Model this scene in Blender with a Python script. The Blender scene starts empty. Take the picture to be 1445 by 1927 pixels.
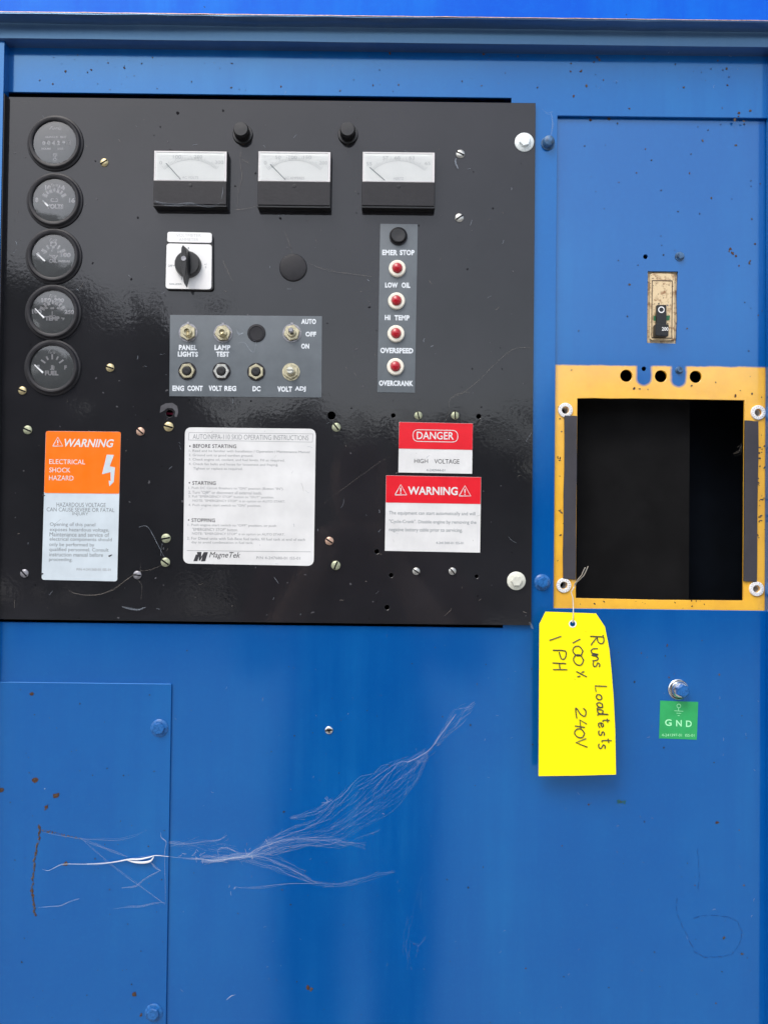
import bpy, bmesh, math, random
from mathutils import Vector, Matrix, noise
random.seed(7)
R = math.radians
sc = bpy.context.scene
COL = sc.collection

# ------------------------------------------------------------------ camera
D = 0.825          # metres from the lens to the cabinet front
F = 1500.0         # focal length in photo pixels (photo 1445 x 1927)
Z0 = 1.45
cam_d = bpy.data.cameras.new("camera"); cam = bpy.data.objects.new("camera", cam_d); COL.objects.link(cam)
cam_d.sensor_fit = 'VERTICAL'; cam_d.sensor_height = 32.0; cam_d.lens = F / 1927.0 * 32.0
cam_d.clip_start = 0.02; cam_d.clip_end = 500
RM = Matrix.Rotation(R(90 + 1.0), 3, 'X') @ Matrix.Rotation(R(0.68), 3, 'Z')
cam.matrix_world = Matrix.Translation((0, -D, Z0)) @ RM.to_4x4()
sc.camera = cam

# ------------------------------------------------------------------ sky, sun, exposure
SUN_DIR = Vector((-0.30, -0.52, 0.80)).normalized()     # towards the sun
w = bpy.data.worlds.new("World"); sc.world = w; w.use_nodes = True
nt = w.node_tree; nt.nodes.clear()
out = nt.nodes.new('ShaderNodeOutputWorld'); bg = nt.nodes.new('ShaderNodeBackground')
sky = nt.nodes.new('ShaderNodeTexSky'); sky.sky_type = 'NISHITA'; sky.sun_disc = False
sky.sun_elevation = math.asin(SUN_DIR.z); sky.sun_rotation = math.atan2(SUN_DIR.x, SUN_DIR.y)
sky.dust_density = 3.0; sky.air_density = 1.0
hs = nt.nodes.new('ShaderNodeHueSaturation'); hs.inputs['Saturation'].default_value = 0.56
nt.links.new(sky.outputs[0], hs.inputs['Color']); nt.links.new(hs.outputs[0], bg.inputs[0])
bg.inputs[1].default_value = 0.15
nt.links.new(bg.outputs[0], out.inputs[0])
sd = bpy.data.lights.new("sun", 'SUN'); sd.energy = 0.6; sd.angle = R(24); sd.color = (1.0, 0.965, 0.92)
so = bpy.data.objects.new("sun", sd); COL.objects.link(so)
so.rotation_euler = SUN_DIR.to_track_quat('Z', 'Y').to_euler()
sc.view_settings.view_transform = 'Standard'; sc.view_settings.look = 'None'
sc.view_settings.gamma = 1.0; sc.view_settings.exposure = 0.84

# ------------------------------------------------------------------ pixel -> cabinet plane
def P(px, py, d=0.0):
    v = RM @ Vector(((px - 722.5) / F, -(py - 963.5) / F, -1.0))
    t = (D - d) / v.y
    return Vector((v.x * t, -d, Z0 + v.z * t))
S = D / F          # metres per photo pixel on the front sheet

# ------------------------------------------------------------------ materials
MAT = {}
def srgb(*c):
    return tuple(((x / 255) / 12.92 if x / 255 <= 0.04045 else ((x / 255 + 0.055) / 1.055) ** 2.4) for x in c)
class N:
    def __init__(s, name):
        s.m = bpy.data.materials.new(name); s.m.use_nodes = True; s.t = s.m.node_tree
        s.b = s.t.nodes['Principled BSDF']; MAT[name] = s.m
    def n(s, kind, **kw):
        x = s.t.nodes.new(kind)
        for k, v in kw.items():
            if k in x.inputs.keys(): x.inputs[k].default_value = v
            else: setattr(x, k, v)
        return x
    def l(s, a, b): s.t.links.new(a, b)
    def math(s, op, a, b=None, c=None, clamp=False):
        x = s.t.nodes.new('ShaderNodeMath'); x.operation = op; x.use_clamp = clamp
        for i, v in enumerate((a, b, c)):
            if v is None: continue
            if isinstance(v, (int, float)): x.inputs[i].default_value = v
            else: s.l(v, x.inputs[i])
        return x.outputs[0]
    def mix(s, fac, a, b):
        x = s.t.nodes.new('ShaderNodeMix'); x.data_type = 'RGBA'
        for i, v in ((0, fac), (6, a), (7, b)):
            if isinstance(v, (int, float)): x.inputs[i].default_value = v
            elif isinstance(v, tuple): x.inputs[i].default_value = (*v[:3], 1)
            else: s.l(v, x.inputs[i])
        return x.outputs[2]
    def ramp(s, v, a, b):
        x = s.t.nodes.new('ShaderNodeMapRange'); s.l(v, x.inputs[0])
        x.inputs[1].default_value = a; x.inputs[2].default_value = b
        return x.outputs[0]
    def noise(s, scale, detail=2, rough=0.5, vec=None):
        x = s.t.nodes.new('ShaderNodeTexNoise'); x.inputs['Scale'].default_value = scale
        x.inputs['Detail'].default_value = detail; x.inputs['Roughness'].default_value = rough
        s.l(vec if vec is not None else s.vec(), x.inputs['Vector']); return x.outputs[0]
    def vec(s):
        if not hasattr(s, '_v'):
            s._v = s.t.nodes.new('ShaderNodeTexCoord').outputs['Object']
        return s._v
    def stretch(s, x, y, z):
        m = s.t.nodes.new('ShaderNodeMapping'); s.l(s.vec(), m.inputs[0]); m.inputs[3].default_value = (x, y, z)
        return m.outputs[0]

def plain(name, col, rough=0.5, metal=0.0, spec=0.5, var=0.0, vscale=60, bump=0.0, bscale=400):
    k = N(name); k.b.inputs['Roughness'].default_value = rough; k.b.inputs['Metallic'].default_value = metal
    k.b.inputs['Specular IOR Level'].default_value = spec
    if var:
        f = k.noise(vscale, 4, 0.6)
        k.l(k.mix(k.ramp(f, 0.35, 0.68), tuple(c * (1 - var) for c in col), tuple(min(1, c * (1 + var * 0.5)) for c in col)), k.b.inputs['Base Color'])
        k.l(k.math('MULTIPLY_ADD', f, 0.3, rough - 0.15, clamp=True), k.b.inputs['Roughness'])
    else:
        k.b.inputs['Base Color'].default_value = (*col, 1)
    if bump:
        b = k.n('ShaderNodeBump', Strength=bump, Distance=0.0005); k.l(k.noise(bscale, 3), b.inputs['Height']); k.l(b.outputs[0], k.b.inputs['Normal'])
    return k.m

def specks(k, base, scale, thresh, keep, col):
    """small dirt specks: only some cells of a voronoi carry one"""
    v = k.t.nodes.new('ShaderNodeTexVoronoi'); v.inputs['Scale'].default_value = scale
    wob = k.t.nodes.new('ShaderNodeTexNoise'); wob.inputs['Scale'].default_value = scale * 4
    k.l(k.vec(), wob.inputs['Vector'])
    va = k.t.nodes.new('ShaderNodeVectorMath'); va.operation = 'MULTIPLY_ADD'
    k.l(wob.outputs[1], va.inputs[0]); va.inputs[1].default_value = (0.25 / scale,) * 3; k.l(k.vec(), va.inputs[2])
    k.l(va.outputs[0], v.inputs['Vector'])
    sx = k.t.nodes.new('ShaderNodeSeparateColor'); k.l(v.outputs['Color'], sx.inputs[0])
    on = k.math('LESS_THAN', sx.outputs[0], keep)
    size = k.math('MULTIPLY', sx.outputs[1], thresh)
    near = k.math('LESS_THAN', v.outputs['Distance'], size)
    return k.mix(k.math('MULTIPLY', k.math('MULTIPLY', on, near), 0.75), base, col)

def paint(name, col, faded, rough, peel=0.10, wave=0.42, yellow=None, spec=1.0):
    k = N(name)
    big = k.noise(3.0, 5, 0.6); streak = k.noise(1.0, 5, 0.65, k.stretch(26, 26, 1.6))
    dull = k.math('MULTIPLY', k.ramp(big, 0.42, 0.68), k.ramp(streak, 0.35, 0.65))
    c = k.mix(k.math('MULTIPLY', dull, 0.62), col, faded)
    c = k.mix(k.math('MULTIPLY', k.ramp(k.noise(9, 6, 0.7, k.stretch(1, 1, 0.45)), 0.5, 0.75), 0.22), c, faded)
    fine = k.noise(180, 3, 0.7); c = k.mix(k.math('MULTIPLY', k.ramp(fine, 0.5, 0.8), 0.18), c, faded)
    if yellow: c = yellow(k, c)
    c = specks(k, c, 42, 0.045, 0.30, (0.012, 0.02, 0.035))
    c = specks(k, c, 95, 0.06, 0.22, (0.02, 0.03, 0.05))
    c = specks(k, c, 70, 0.05, 0.06, (0.45, 0.5, 0.55))
    k.l(c, k.b.inputs['Base Color'])
    k.l(k.math('MULTIPLY_ADD', dull, 0.09, rough), k.b.inputs['Roughness'])
    b1 = k.n('ShaderNodeBump', Strength=wave, Distance=0.004); k.l(k.noise(4.5, 1), b1.inputs['Height'])
    b2 = k.n('ShaderNodeBump', Strength=peel, Distance=0.0002); k.l(k.noise(420, 2), b2.inputs['Height'])
    k.l(b1.outputs[0], b2.inputs['Normal']); k.l(b2.outputs[0], k.b.inputs['Normal'])
    k.b.inputs['Specular IOR Level'].default_value = spec
    k.b.inputs['IOR'].default_value = 1.5 if spec < 0.9 else 1.68
    k.b.inputs['Specular Tint'].default_value = (0.34, 0.66, 1.0, 1) if not yellow else (0.45, 0.72, 1.0, 1)
    return k.m

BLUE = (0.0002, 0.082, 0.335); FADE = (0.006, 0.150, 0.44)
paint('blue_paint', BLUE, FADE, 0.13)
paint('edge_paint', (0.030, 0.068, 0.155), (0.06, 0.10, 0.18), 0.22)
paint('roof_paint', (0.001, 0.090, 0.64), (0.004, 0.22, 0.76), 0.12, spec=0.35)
def lobes(k, c):
    sx = k.t.nodes.new('ShaderNodeSeparateXYZ')
    g = k.t.nodes.new('ShaderNodeNewGeometry'); k.l(g.outputs['Position'], sx.inputs[0])
    wob = k.math('MULTIPLY_ADD', k.noise(120, 3), 0.0022, -0.0011)
    x = k.math('ADD', sx.outputs[0], wob); z = k.math('ADD', sx.outputs[2], wob)
    ztop = P(1243, 689, -0.004).z
    y = k.ramp(k.math('SUBTRACT', ztop, z), -0.0009, 0.0009)
    for cx, lo in ((1211, 711), (1276, 714)):
        p = P(cx, lo, -0.004)
        dx = k.math('ABSOLUTE', k.math('SUBTRACT', x, p.x)); dz = k.math('MAXIMUM', k.math('SUBTRACT', p.z, z), 0.0)
        dist = k.math('SQRT', k.math('ADD', k.math('MULTIPLY', dx, dx), k.math('MULTIPLY', dz, dz)))
        y = k.math('MULTIPLY', y, k.ramp(dist, 14 * S - 0.0012, 14 * S + 0.0018))
    yel = k.mix(k.ramp(k.noise(25, 5, 0.65), 0.4, 0.8), srgb(255, 196, 62), srgb(234, 172, 56))
    yel = k.mix(k.math('MULTIPLY', k.ramp(k.noise(14, 6, 0.75), 0.60, 0.72), 0.35), yel, srgb(120, 92, 60))
    return k.mix(y, c, yel)
paint('door_paint', BLUE, FADE, 0.15, yellow=lobes)

def black_panel():
    k = N('black_enamel')
    big = k.noise(5.0, 4, 0.6); c = k.mix(k.ramp(big, 0.35, 0.7), (0.013, 0.0135, 0.016), (0.022, 0.022, 0.026))
    c = specks(k, c, 60, 0.06, 0.20, (0.003, 0.003, 0.004))
    c = specks(k, c, 80, 0.05, 0.12, (0.30, 0.30, 0.32))
    c = specks(k, c, 150, 0.06, 0.10, (0.16, 0.16, 0.17))
    k.l(c, k.b.inputs['Base Color'])
    k.l(k.math('MULTIPLY_ADD', k.noise(30, 3), 0.08, 0.02), k.b.inputs['Roughness'])
    b1 = k.n('ShaderNodeBump', Strength=0.30, Distance=0.006); k.l(k.noise(5.5, 1), b1.inputs['Height'])
    b2 = k.n('ShaderNodeBump', Strength=0.5, Distance=0.00007); k.l(k.noise(260, 1), b2.inputs['Height'])
    k.l(b1.outputs[0], b2.inputs['Normal']); k.l(b2.outputs[0], k.b.inputs['Normal'])
    k.b.inputs['Specular IOR Level'].default_value = 0.51
black_panel()
plain('dark_void', (0.006, 0.006, 0.008), 0.8, spec=0.1)
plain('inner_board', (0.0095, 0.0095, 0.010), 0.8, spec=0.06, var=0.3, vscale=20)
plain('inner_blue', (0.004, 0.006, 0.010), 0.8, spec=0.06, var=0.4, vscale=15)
plain('black_plastic', (0.013, 0.013, 0.014), 0.34, bump=0.15, var=0.2, vscale=90)
plain('satin_black', (0.016, 0.0155, 0.019), 0.45, spec=0.35, bump=0.2, var=0.25, vscale=120)
plain('rubber', (0.042, 0.040, 0.050), 0.7, bump=0.3, var=0.2, vscale=50)
plain('dial_grey', (0.105, 0.113, 0.117), 0.35, var=0.12, vscale=60)
plain('meter_card', (0.86, 0.88, 0.86), 0.45, var=0.03, vscale=40)
plain('meter_frame', (0.72, 0.70, 0.70), 0.3)
plain('faded_ink', (0.60, 0.62, 0.62), 0.6)
plain('needle_ink', (0.30, 0.33, 0.34), 0.6)
plain('white_ink', (0.8, 0.82, 0.83), 0.5)
plain('dial_ink', (0.95, 0.91, 0.92), 0.5)
plain('legend_ink', (0.75, 0.80, 0.84), 0.5, var=0.15, vscale=400)
plain('black_ink', (0.03, 0.03, 0.035), 0.5)
plain('grey_ink', (0.30, 0.31, 0.32), 0.6)
plain('soft_ink', (0.20, 0.23, 0.25), 0.6)
plain('white_plastic', (0.86, 0.86, 0.85), 0.35)
plain('label_white', (0.74, 0.745, 0.74), 0.35, var=0.09, vscale=28)
plain('label_worn', (0.60, 0.68, 0.73), 0.42, var=0.09, vscale=30)
plain('label_orange', srgb(255, 118, 0), 0.35, var=0.05, vscale=60)
plain('label_red', srgb(222, 8, 32), 0.35, var=0.06, vscale=60)
plain('label_green', srgb(46, 170, 96), 0.45, var=0.14, vscale=50)
plain('green_ink', srgb(170, 245, 190), 0.45)
plain('legend_grey', (0.125, 0.145, 0.162), 0.38, var=0.12, vscale=40, bump=0.1)
plain('red_lens', (0.42, 0.006, 0.018), 0.22, spec=0.6)
plain('lamp_ring', (0.86, 0.82, 0.70), 0.35, var=0.05)
plain('zinc', (0.60, 0.60, 0.56), 0.36, metal=0.85, var=0.25, vscale=250)
plain('chrome', (0.75, 0.75, 0.74), 0.14, metal=1.0, var=0.1, vscale=200)
plain('brass', (0.62, 0.53, 0.30), 0.38, metal=0.75, var=0.35, vscale=350)
plain('brass_green', (0.47, 0.50, 0.34), 0.5, metal=0.55, var=0.35, vscale=350)
plain('copper', (0.66, 0.44, 0.33), 0.45, metal=0.6, var=0.35, vscale=350)
plain('dull_steel', (0.33, 0.33, 0.36), 0.45, metal=0.6, var=0.35, vscale=350)
plain('brass_nut', (0.60, 0.55, 0.38), 0.36, metal=0.7, var=0.3, vscale=300)
plain('white_bolt', (0.80, 0.86, 0.86), 0.4, metal=0.1, var=0.05, vscale=200)
plain('cream_bolt', (0.70, 0.71, 0.62), 0.45, metal=0.1, var=0.12, vscale=300)
plain('blue_bolt', (0.015, 0.13, 0.40), 0.28, var=0.3, vscale=300, bump=0.3)
plain('blue_bolt_worn', (0.06, 0.15, 0.30), 0.4, var=0.6, vscale=200, bump=0.4)
plain('silver_ring', (0.85, 0.85, 0.84), 0.35, metal=0.0, var=0.2, vscale=600)
plain('tag_yellow', srgb(255, 240, 0), 0.6, spec=0.25)
plain('pen_ink', (0.05, 0.045, 0.035), 0.5)
plain('wire', (0.72, 0.66, 0.55), 0.35, metal=0.5)
plain('rust', (0.085, 0.035, 0.014), 0.85, var=0.5, vscale=500, bump=0.5)
plain('rust_light', (0.10, 0.062, 0.035), 0.85, var=0.5, vscale=500)
plain('mud', (0.10, 0.07, 0.055), 0.9, var=0.6, vscale=400, bump=0.8)
plain('stain', (0.01, 0.04, 0.14), 0.5)
plain('tide_mark', (0.003, 0.058, 0.23), 0.3)
plain('speck', (0.008, 0.016, 0.04), 0.6)
plain('green_stain', (0.01, 0.09, 0.10), 0.6)
plain('web', (0.66, 0.74, 0.84), 0.7, spec=0.2)
plain('web_solid', (0.72, 0.74, 0.76), 0.7, spec=0.2)
plain('web_dirty', (0.42, 0.38, 0.33), 0.8, spec=0.2)
for nm, al in (('web', 0.34), ('web_dirty', 0.34)):
    mt = MAT[nm].node_tree; mt.nodes['Principled BSDF'].inputs['Alpha'].default_value = al
plain('green_tab', (0.02, 0.16, 0.06), 0.5)
plain('red_wire', (0.45, 0.03, 0.09), 0.4)
plain('worn_patch', (0.075, 0.075, 0.085), 0.75, var=0.3, vscale=150)
k = N('breaker_cream')
c = k.mix(k.ramp(k.noise(160, 4, 0.65), 0.50, 0.66), srgb(222, 200, 160), srgb(150, 112, 76))
c = k.mix(k.ramp(k.noise(420, 3, 0.6), 0.60, 0.72), c, srgb(92, 60, 44)); k.l(c, k.b.inputs['Base Color'])
k.b.inputs['Roughness'].default_value = 0.5
# glass of the dials: clear with dust on it
def glass(name, dust, ior):
    k = N(name); k.t.nodes.remove(k.b)
    tr = k.n('ShaderNodeBsdfTransparent'); gl = k.n('ShaderNodeBsdfGlossy', Roughness=0.06); gl.inputs[0].default_value = (1, 1, 1, 1)
    df = k.n('ShaderNodeBsdfDiffuse'); df.inputs[0].default_value = (0.62, 0.66, 0.68, 1)
    fr = k.n('ShaderNodeFresnel', IOR=ior); m1 = k.n('ShaderNodeMixShader'); m2 = k.n('ShaderNodeMixShader')
    k.l(k.math('MULTIPLY_ADD', k.noise(45, 4, 0.6), dust, dust * 0.5), m1.inputs[0]); k.l(tr.outputs[0], m1.inputs[1]); k.l(df.outputs[0], m1.inputs[2])
    k.l(fr.outputs[0], m2.inputs[0]); k.l(m1.outputs[0], m2.inputs[1]); k.l(gl.outputs[0], m2.inputs[2])
    k.l(m2.outputs[0], k.t.nodes['Material Output'].inputs[0])
glass('dial_glass', 0.05, 1.7); glass('meter_glass', 0.0, 1.2)
plain('gravel', (0.42, 0.405, 0.38), 0.9, var=0.6, vscale=30)
plain('leaf', (0.045, 0.075, 0.028), 0.6, var=0.5, vscale=2)
plain('bark', (0.09, 0.065, 0.045), 0.9, var=0.4, vscale=8)
plain('shirt', (0.10, 0.028, 0.026), 0.9); plain('trousers', (0.03, 0.03, 0.04), 0.9)
plain('skin', (0.45, 0.27, 0.20), 0.6); plain('hair', (0.03, 0.02, 0.015), 0.7)

# ------------------------------------------------------------------ mesh helpers
ORG = {}
def put(o, label=None, cat=None, group=None, kind=None, category=None):
    cat = cat or category
    if label: o['label'] = label
    if cat: o['category'] = cat
    if group: o['group'] = group
    if kind: o['kind'] = kind
    return o
def thing(name, loc, label, cat, group=None):
    o = bpy.data.objects.new(name, None); COL.objects.link(o); o.empty_display_size = 0.01
    o.location = loc; ORG[o.name] = Vector(loc); return put(o, label, cat, group)

class MB:
    def __init__(s): s.v = []; s.f = []; s.mi = []; s.mats = []; s.cur = 0; s.ang = 35
    def mat(s, m):
        if m not in s.mats: s.mats.append(m)
        s.cur = s.mats.index(m); return s
    def add(s, vs, fs):
        o = len(s.v); s.v += [Vector(p) for p in vs]
        for f in fs: s.f.append([i + o for i in f]); s.mi.append(s.cur)
        return s
    def box(s, a, b):
        x0, y0, z0 = a; x1, y1, z1 = b
        if x0 > x1: x0, x1 = x1, x0
        if y0 > y1: y0, y1 = y1, y0
        if z0 > z1: z0, z1 = z1, z0
        return s.add([(x0,y0,z0),(x1,y0,z0),(x1,y1,z0),(x0,y1,z0),(x0,y0,z1),(x1,y0,z1),(x1,y1,z1),(x0,y1,z1)],
                     [(0,3,2,1),(4,5,6,7),(0,1,5,4),(1,2,6,5),(2,3,7,6),(3,0,4,7)])
    def lathe(s, prof, c, seg=48, rot=0.0, close=True, sq=1.0):
        """prof: (radius m, height m towards the viewer); c = Vector of base centre; axis -Y"""
        vs, fs = [], []
        for r, h in prof:
            for i in range(seg):
                a = rot + 2 * math.pi * i / seg
                vs.append((c[0] + r * math.cos(a), c[1] - h, c[2] + r * math.sin(a) * sq))
        n = len(prof)
        for j in range(n - 1):
            for i in range(seg):
                i2 = (i + 1) % seg
                fs.append((j*seg+i, j*seg+i2, (j+1)*seg+i2, (j+1)*seg+i))
        if close and prof[-1][0] > 1e-6: fs.append(tuple((n-1)*seg + i for i in range(seg)))
        return s.add(vs, fs)
    def hexa(s, r, h0, h1, c, rot=0.0, ch=0.12):
        """hexagon head, r = across corners / 2, chamfered top"""
        return s.lathe([(r, h0), (r, h1 - r * ch), (r * (1 - ch), h1)], c, 6, rot)
    def tube(s, pts, r, seg=5, rr=None):
        pts = [Vector(p) for p in pts]; vs, fs = [], []; n = len(pts)
        for i, p in enumerate(pts):
            t = (pts[min(i+1, n-1)] - pts[max(i-1, 0)]).normalized()
            u = t.cross(Vector((0, 1, 0)))
            if u.length < 1e-4: u = t.cross(Vector((1, 0, 0)))
            u.normalize(); w_ = t.cross(u); q = r if rr is None else rr[i]
            for k_ in range(seg):
                a = 2 * math.pi * k_ / seg; vs.append(p + u * math.cos(a) * q + w_ * math.sin(a) * q)
        for i in range(n - 1):
            for k_ in range(seg):
                k2 = (k_ + 1) % seg; fs.append((i*seg+k_, i*seg+k2, (i+1)*seg+k2, (i+1)*seg+k_))
        fs.append(tuple(range(seg))); fs.append(tuple((n-1)*seg + k_ for k_ in range(seg)))
        return s.add(vs, fs)
    def plate(s, loops, d0, d1, bev=0.0, mapd=None, rows=0):
        """flat plate cut from outlines in photo pixels (first = outer, others = holes), between depths d0 and d1"""
        s.ang = 12
        cu = bpy.data.curves.new('t', 'CURVE'); cu.dimensions = '2D'; cu.fill_mode = 'BOTH'
        for lp in loops:
            sp = cu.splines.new('POLY'); sp.points.add(len(lp) - 1)
            for q, (x, y) in zip(sp.points, lp): q.co = (x, -y, 0, 1)
            sp.use_cyclic_u = True
        e = 1.0; cu.extrude = e
        if bev:
            cu.bevel_depth = bev; cu.bevel_resolution = 1; cu.offset = -bev
        ob = bpy.data.objects.new('t', cu); me = bpy.data.meshes.new_from_object(ob)
        bm = bmesh.new(); bm.from_mesh(me); bmesh.ops.remove_doubles(bm, verts=bm.verts, dist=1e-4)
        if rows:
            ys = [v.co.y for v in bm.verts]; y0, y1 = min(ys), max(ys)
            for i in range(1, rows):
                g = bm.verts[:] + bm.edges[:] + bm.faces[:]
                bmesh.ops.bisect_plane(bm, geom=g, dist=1e-5, plane_co=(0, y0 + (y1 - y0) * i / rows, 0), plane_no=(0, 1, 0))
        H = e + bev; vs = []
        for v in bm.verts:
            h = (v.co.z + H) / (2 * H)
            if mapd: dd = mapd(v.co.x, -v.co.y); q = P(v.co.x, -v.co.y, dd); q.y = -(dd + (h - 1) * (d1 - d0))
            else: q = P(v.co.x, -v.co.y, d1); q.y = -(d0 + (d1 - d0) * h)
            vs.append(q)
        bm.verts.index_update(); fs = [[v.index for v in f.verts] for f in bm.faces]
        bm.free(); bpy.data.meshes.remove(me); bpy.data.objects.remove(ob); bpy.data.curves.remove(cu)
        return s.add(vs, fs)
    def text(s, st, x0, y0, x1, y1, d, bold=0.0, shear=0.0, ext=0.00004, sp=1.0):
        """lettering that fills the photo-pixel box, lying at depth d"""
        cu = bpy.data.curves.new('t', 'FONT'); cu.body = st; cu.size = 1; cu.offset = bold; cu.shear = shear; cu.resolution_u = 3
        cu.space_character = sp
        ob = bpy.data.objects.new('t', cu); me = bpy.data.meshes.new_from_object(ob)
        vs = [v.co.copy() for v in me.vertices]; fs = [list(p.vertices) for p in me.polygons]
        bpy.data.meshes.remove(me); bpy.data.objects.remove(ob); bpy.data.curves.remove(cu)
        if not vs: return s
        if s.mats[s.cur] == 'dial_ink':
            mx_, my_, wx_, wy_ = (x0+x1)/2, (y0+y1)/2, (x1-x0)*0.58, (y1-y0)*0.66; x0, x1, y0, y1 = mx_-wx_, mx_+wx_, my_-wy_, my_+wy_
        a0, a1 = min(v.x for v in vs), max(v.x for v in vs); b0, b1 = min(v.y for v in vs), max(v.y for v in vs)
        c = P((x0+x1)/2, (y0+y1)/2, d); sx = abs(x1-x0) * S * (D-d)/D / max(a1-a0, 1e-6); sz = abs(y1-y0) * S * (D-d)/D / max(b1-b0, 1e-6)
        return s.add([(c.x + (v.x-(a0+a1)/2)*sx, -d, c.z + (v.y-(b0+b1)/2)*sz) for v in vs], fs)
    def line(s, pts, wpx, d):
        """flat printed stroke through photo-pixel points"""
        q = [P(x, y, d) for x, y in pts]; hw = wpx * S / 2; vs, fs = [], []
        for i, p in enumerate(q):
            t = (q[min(i+1, len(q)-1)] - q[max(i-1, 0)]).normalized(); n = Vector((-t.z, 0, t.x))
            vs += [p + n*hw, p - n*hw]
        for i in range(len(q)-1): fs.append((2*i, 2*i+1, 2*i+3, 2*i+2))
        return s.add(vs, fs)
    def build(s, name, parent=None, m=None, origin=None, angle=None, recalc=True, **kw):
        angle = angle or s.ang
        me = bpy.data.meshes.new(name)
        org = Vector(origin) if origin is not None else (ORG[parent.name] if parent else Vector((0,0,0)))
        me.from_pydata([v - org for v in s.v], [], s.f)
        for mm in (s.mats or [m]): me.materials.append(MAT[mm])
        for p, i in zip(me.polygons, s.mi): p.material_index = i
        me.validate(); me.update()
        if recalc:
            bm = bmesh.new(); bm.from_mesh(me); bmesh.ops.recalc_face_normals(bm, faces=bm.faces)
            bm.to_mesh(me); bm.free()
        me.shade_smooth(); me.set_sharp_from_angle(angle=R(angle))
        o = bpy.data.objects.new(name, me); COL.objects.link(o)
        if parent: o.parent = parent
        else: o.location = org
        ORG[o.name] = org; return put(o, **kw)

def shared(name, me, at, parent, rot=0.0, scale=1.0, **kw):
    o = bpy.data.objects.new(name, me); COL.objects.link(o)
    o.parent = parent; o.location = at - (ORG[parent.name] if parent else Vector((0,0,0)))
    o.rotation_euler = (0, rot, 0); o.scale = (scale, 1, scale); ORG[o.name] = Vector(at); return put(o, **kw)

def rect(x0, y0, x1, y1): return [(x0, y0), (x1, y0), (x1, y1), (x0, y1)]
def circ(cx, cy, r, n=28): return [(cx + r*math.cos(2*math.pi*i/n), cy + r*math.sin(2*math.pi*i/n)) for i in range(n)]
def rnd(pts, r, n=5):
    res = []; L = len(pts)
    for i in range(L):
        p = Vector(pts[i]); a = (Vector(pts[i-1]) - p).normalized(); b = (Vector(pts[(i+1) % L]) - p).normalized()
        s0, s1 = p + a*r, p + b*r
        for k_ in range(n + 1):
            t = k_ / n; q = s0*(1-t)**2 + p*2*t*(1-t) + s1*t*t; res.append((q.x, q.y))
    return res
def wrect(x0, y0, x1, y1, d):
    """world box bounds of a photo-pixel rectangle at depth d"""
    a = P(x0, (y0+y1)/2, d).x; b = P(x1, (y0+y1)/2, d).x; c = P((x0+x1)/2, y0, d).z; e = P((x0+x1)/2, y1, d).z
    return a, c, b, e
def q4(mx0, my0, mx1, my1, d):
    """photo-pixel corners of the square-to-the-cabinet rectangle whose sides pass the given middles"""
    x0, z1, x1, z0 = wrect(mx0, my0, mx1, my1, d)
    return [unP(x0, z1, d), unP(x1, z1, d), unP(x1, z0, d), unP(x0, z0, d)]
RI = RM.inverted()
def unP(x, z, d):
    v = RI @ (Vector((x, -d, z)) - Vector((0, -D, Z0))); return (722.5 + v.x / -v.z * F, 963.5 - v.y / -v.z * F)

# ================================================================== SETTING
gm = MB(); gm.add([(-60,-80,0),(60,-80,0),(60,40,0),(-60,40,0)], [(0,1,2,3)])
gm.build('ground', m='gravel', kind='structure')

# ================================================================== CABINET
DP = 0.0045                      # face of the black panel
XL = P(8, 600, 0).x; XR = P(1441, 700, 0).x
enc = thing('generator_enclosure', (0, 0, 0), 'blue painted steel generator cabinet front with overhanging roof edge', 'cabinet')
def xin(x, y0, y1): return [unP(x, P(722, y, 0).z, 0) for y in (y0, y1)]
BIG = 1400
ctl = q4(-30, 178, 953, 1181, 0)
ctl = [(ctl[0][0], ctl[0][1]), (962, 184.5), (946, 1181.5), (ctl[3][0], ctl[3][1] + 0.0)]
ctl[0] = (unP(XL - 0.02, P(962,184.5,0).z, 0)); ctl[3] = unP(XL - 0.02, P(946,1181.5,0).z, 0)
brk = q4(1045, 220, 1441.5, 1147, 0)
zt = P(722, 60, 0).z
outer = [unP(XL - 0.022, zt, 0), unP(XR + 0.022, zt, 0), unP(XR + 0.022, 0.12, 0), unP(XL - 0.022, 0.12, 0)]
MB().plate([outer, ctl, brk, circ(619,1374,3)], -0.003, 0.0, 0.9).build('front_sheet', enc, 'blue_paint')
# body behind, open at the front
zroof = P(722, 31, 0.031).z
b = MB(); X0, X1 = XL - 0.03, XR + 0.03
b.box((X0, -0.0, 0.12), (X0 + 0.004, 1.6, zt)); b.box((X1 - 0.004, 0.0, 0.12), (X1, 1.6, zt))
b.box((X0, 1.6, 0.12), (X1, 1.604, zt)); b.build('body_shell', enc, 'blue_paint')
MB().box((X0 + 0.006, 0.14, 0.13), (X1 - 0.006, 0.15, zt - 0.01)).box((X0 + 0.006, 0.01, 0.13), (X0 + 0.010, 0.14, zt - 0.01)).box((X1-0.010, 0.01, 0.13), (X1 - 0.006, 0.14, zt - 0.01)).build('inner_lining', enc, 'dark_void')
MB().box((X0, -0.02, 0.0), (X1, 1.6, 0.118)).build('skid_base', enc, 'satin_black')
# jambs that frame the front on both sides
for x, sgn in ((XL, -1), (XR, 1)):
    j = MB(); j.box((x, -0.011, 0.12), (x + sgn * 0.03, 0.001, zt)); j.build('jamb', enc, 'blue_paint')
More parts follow.
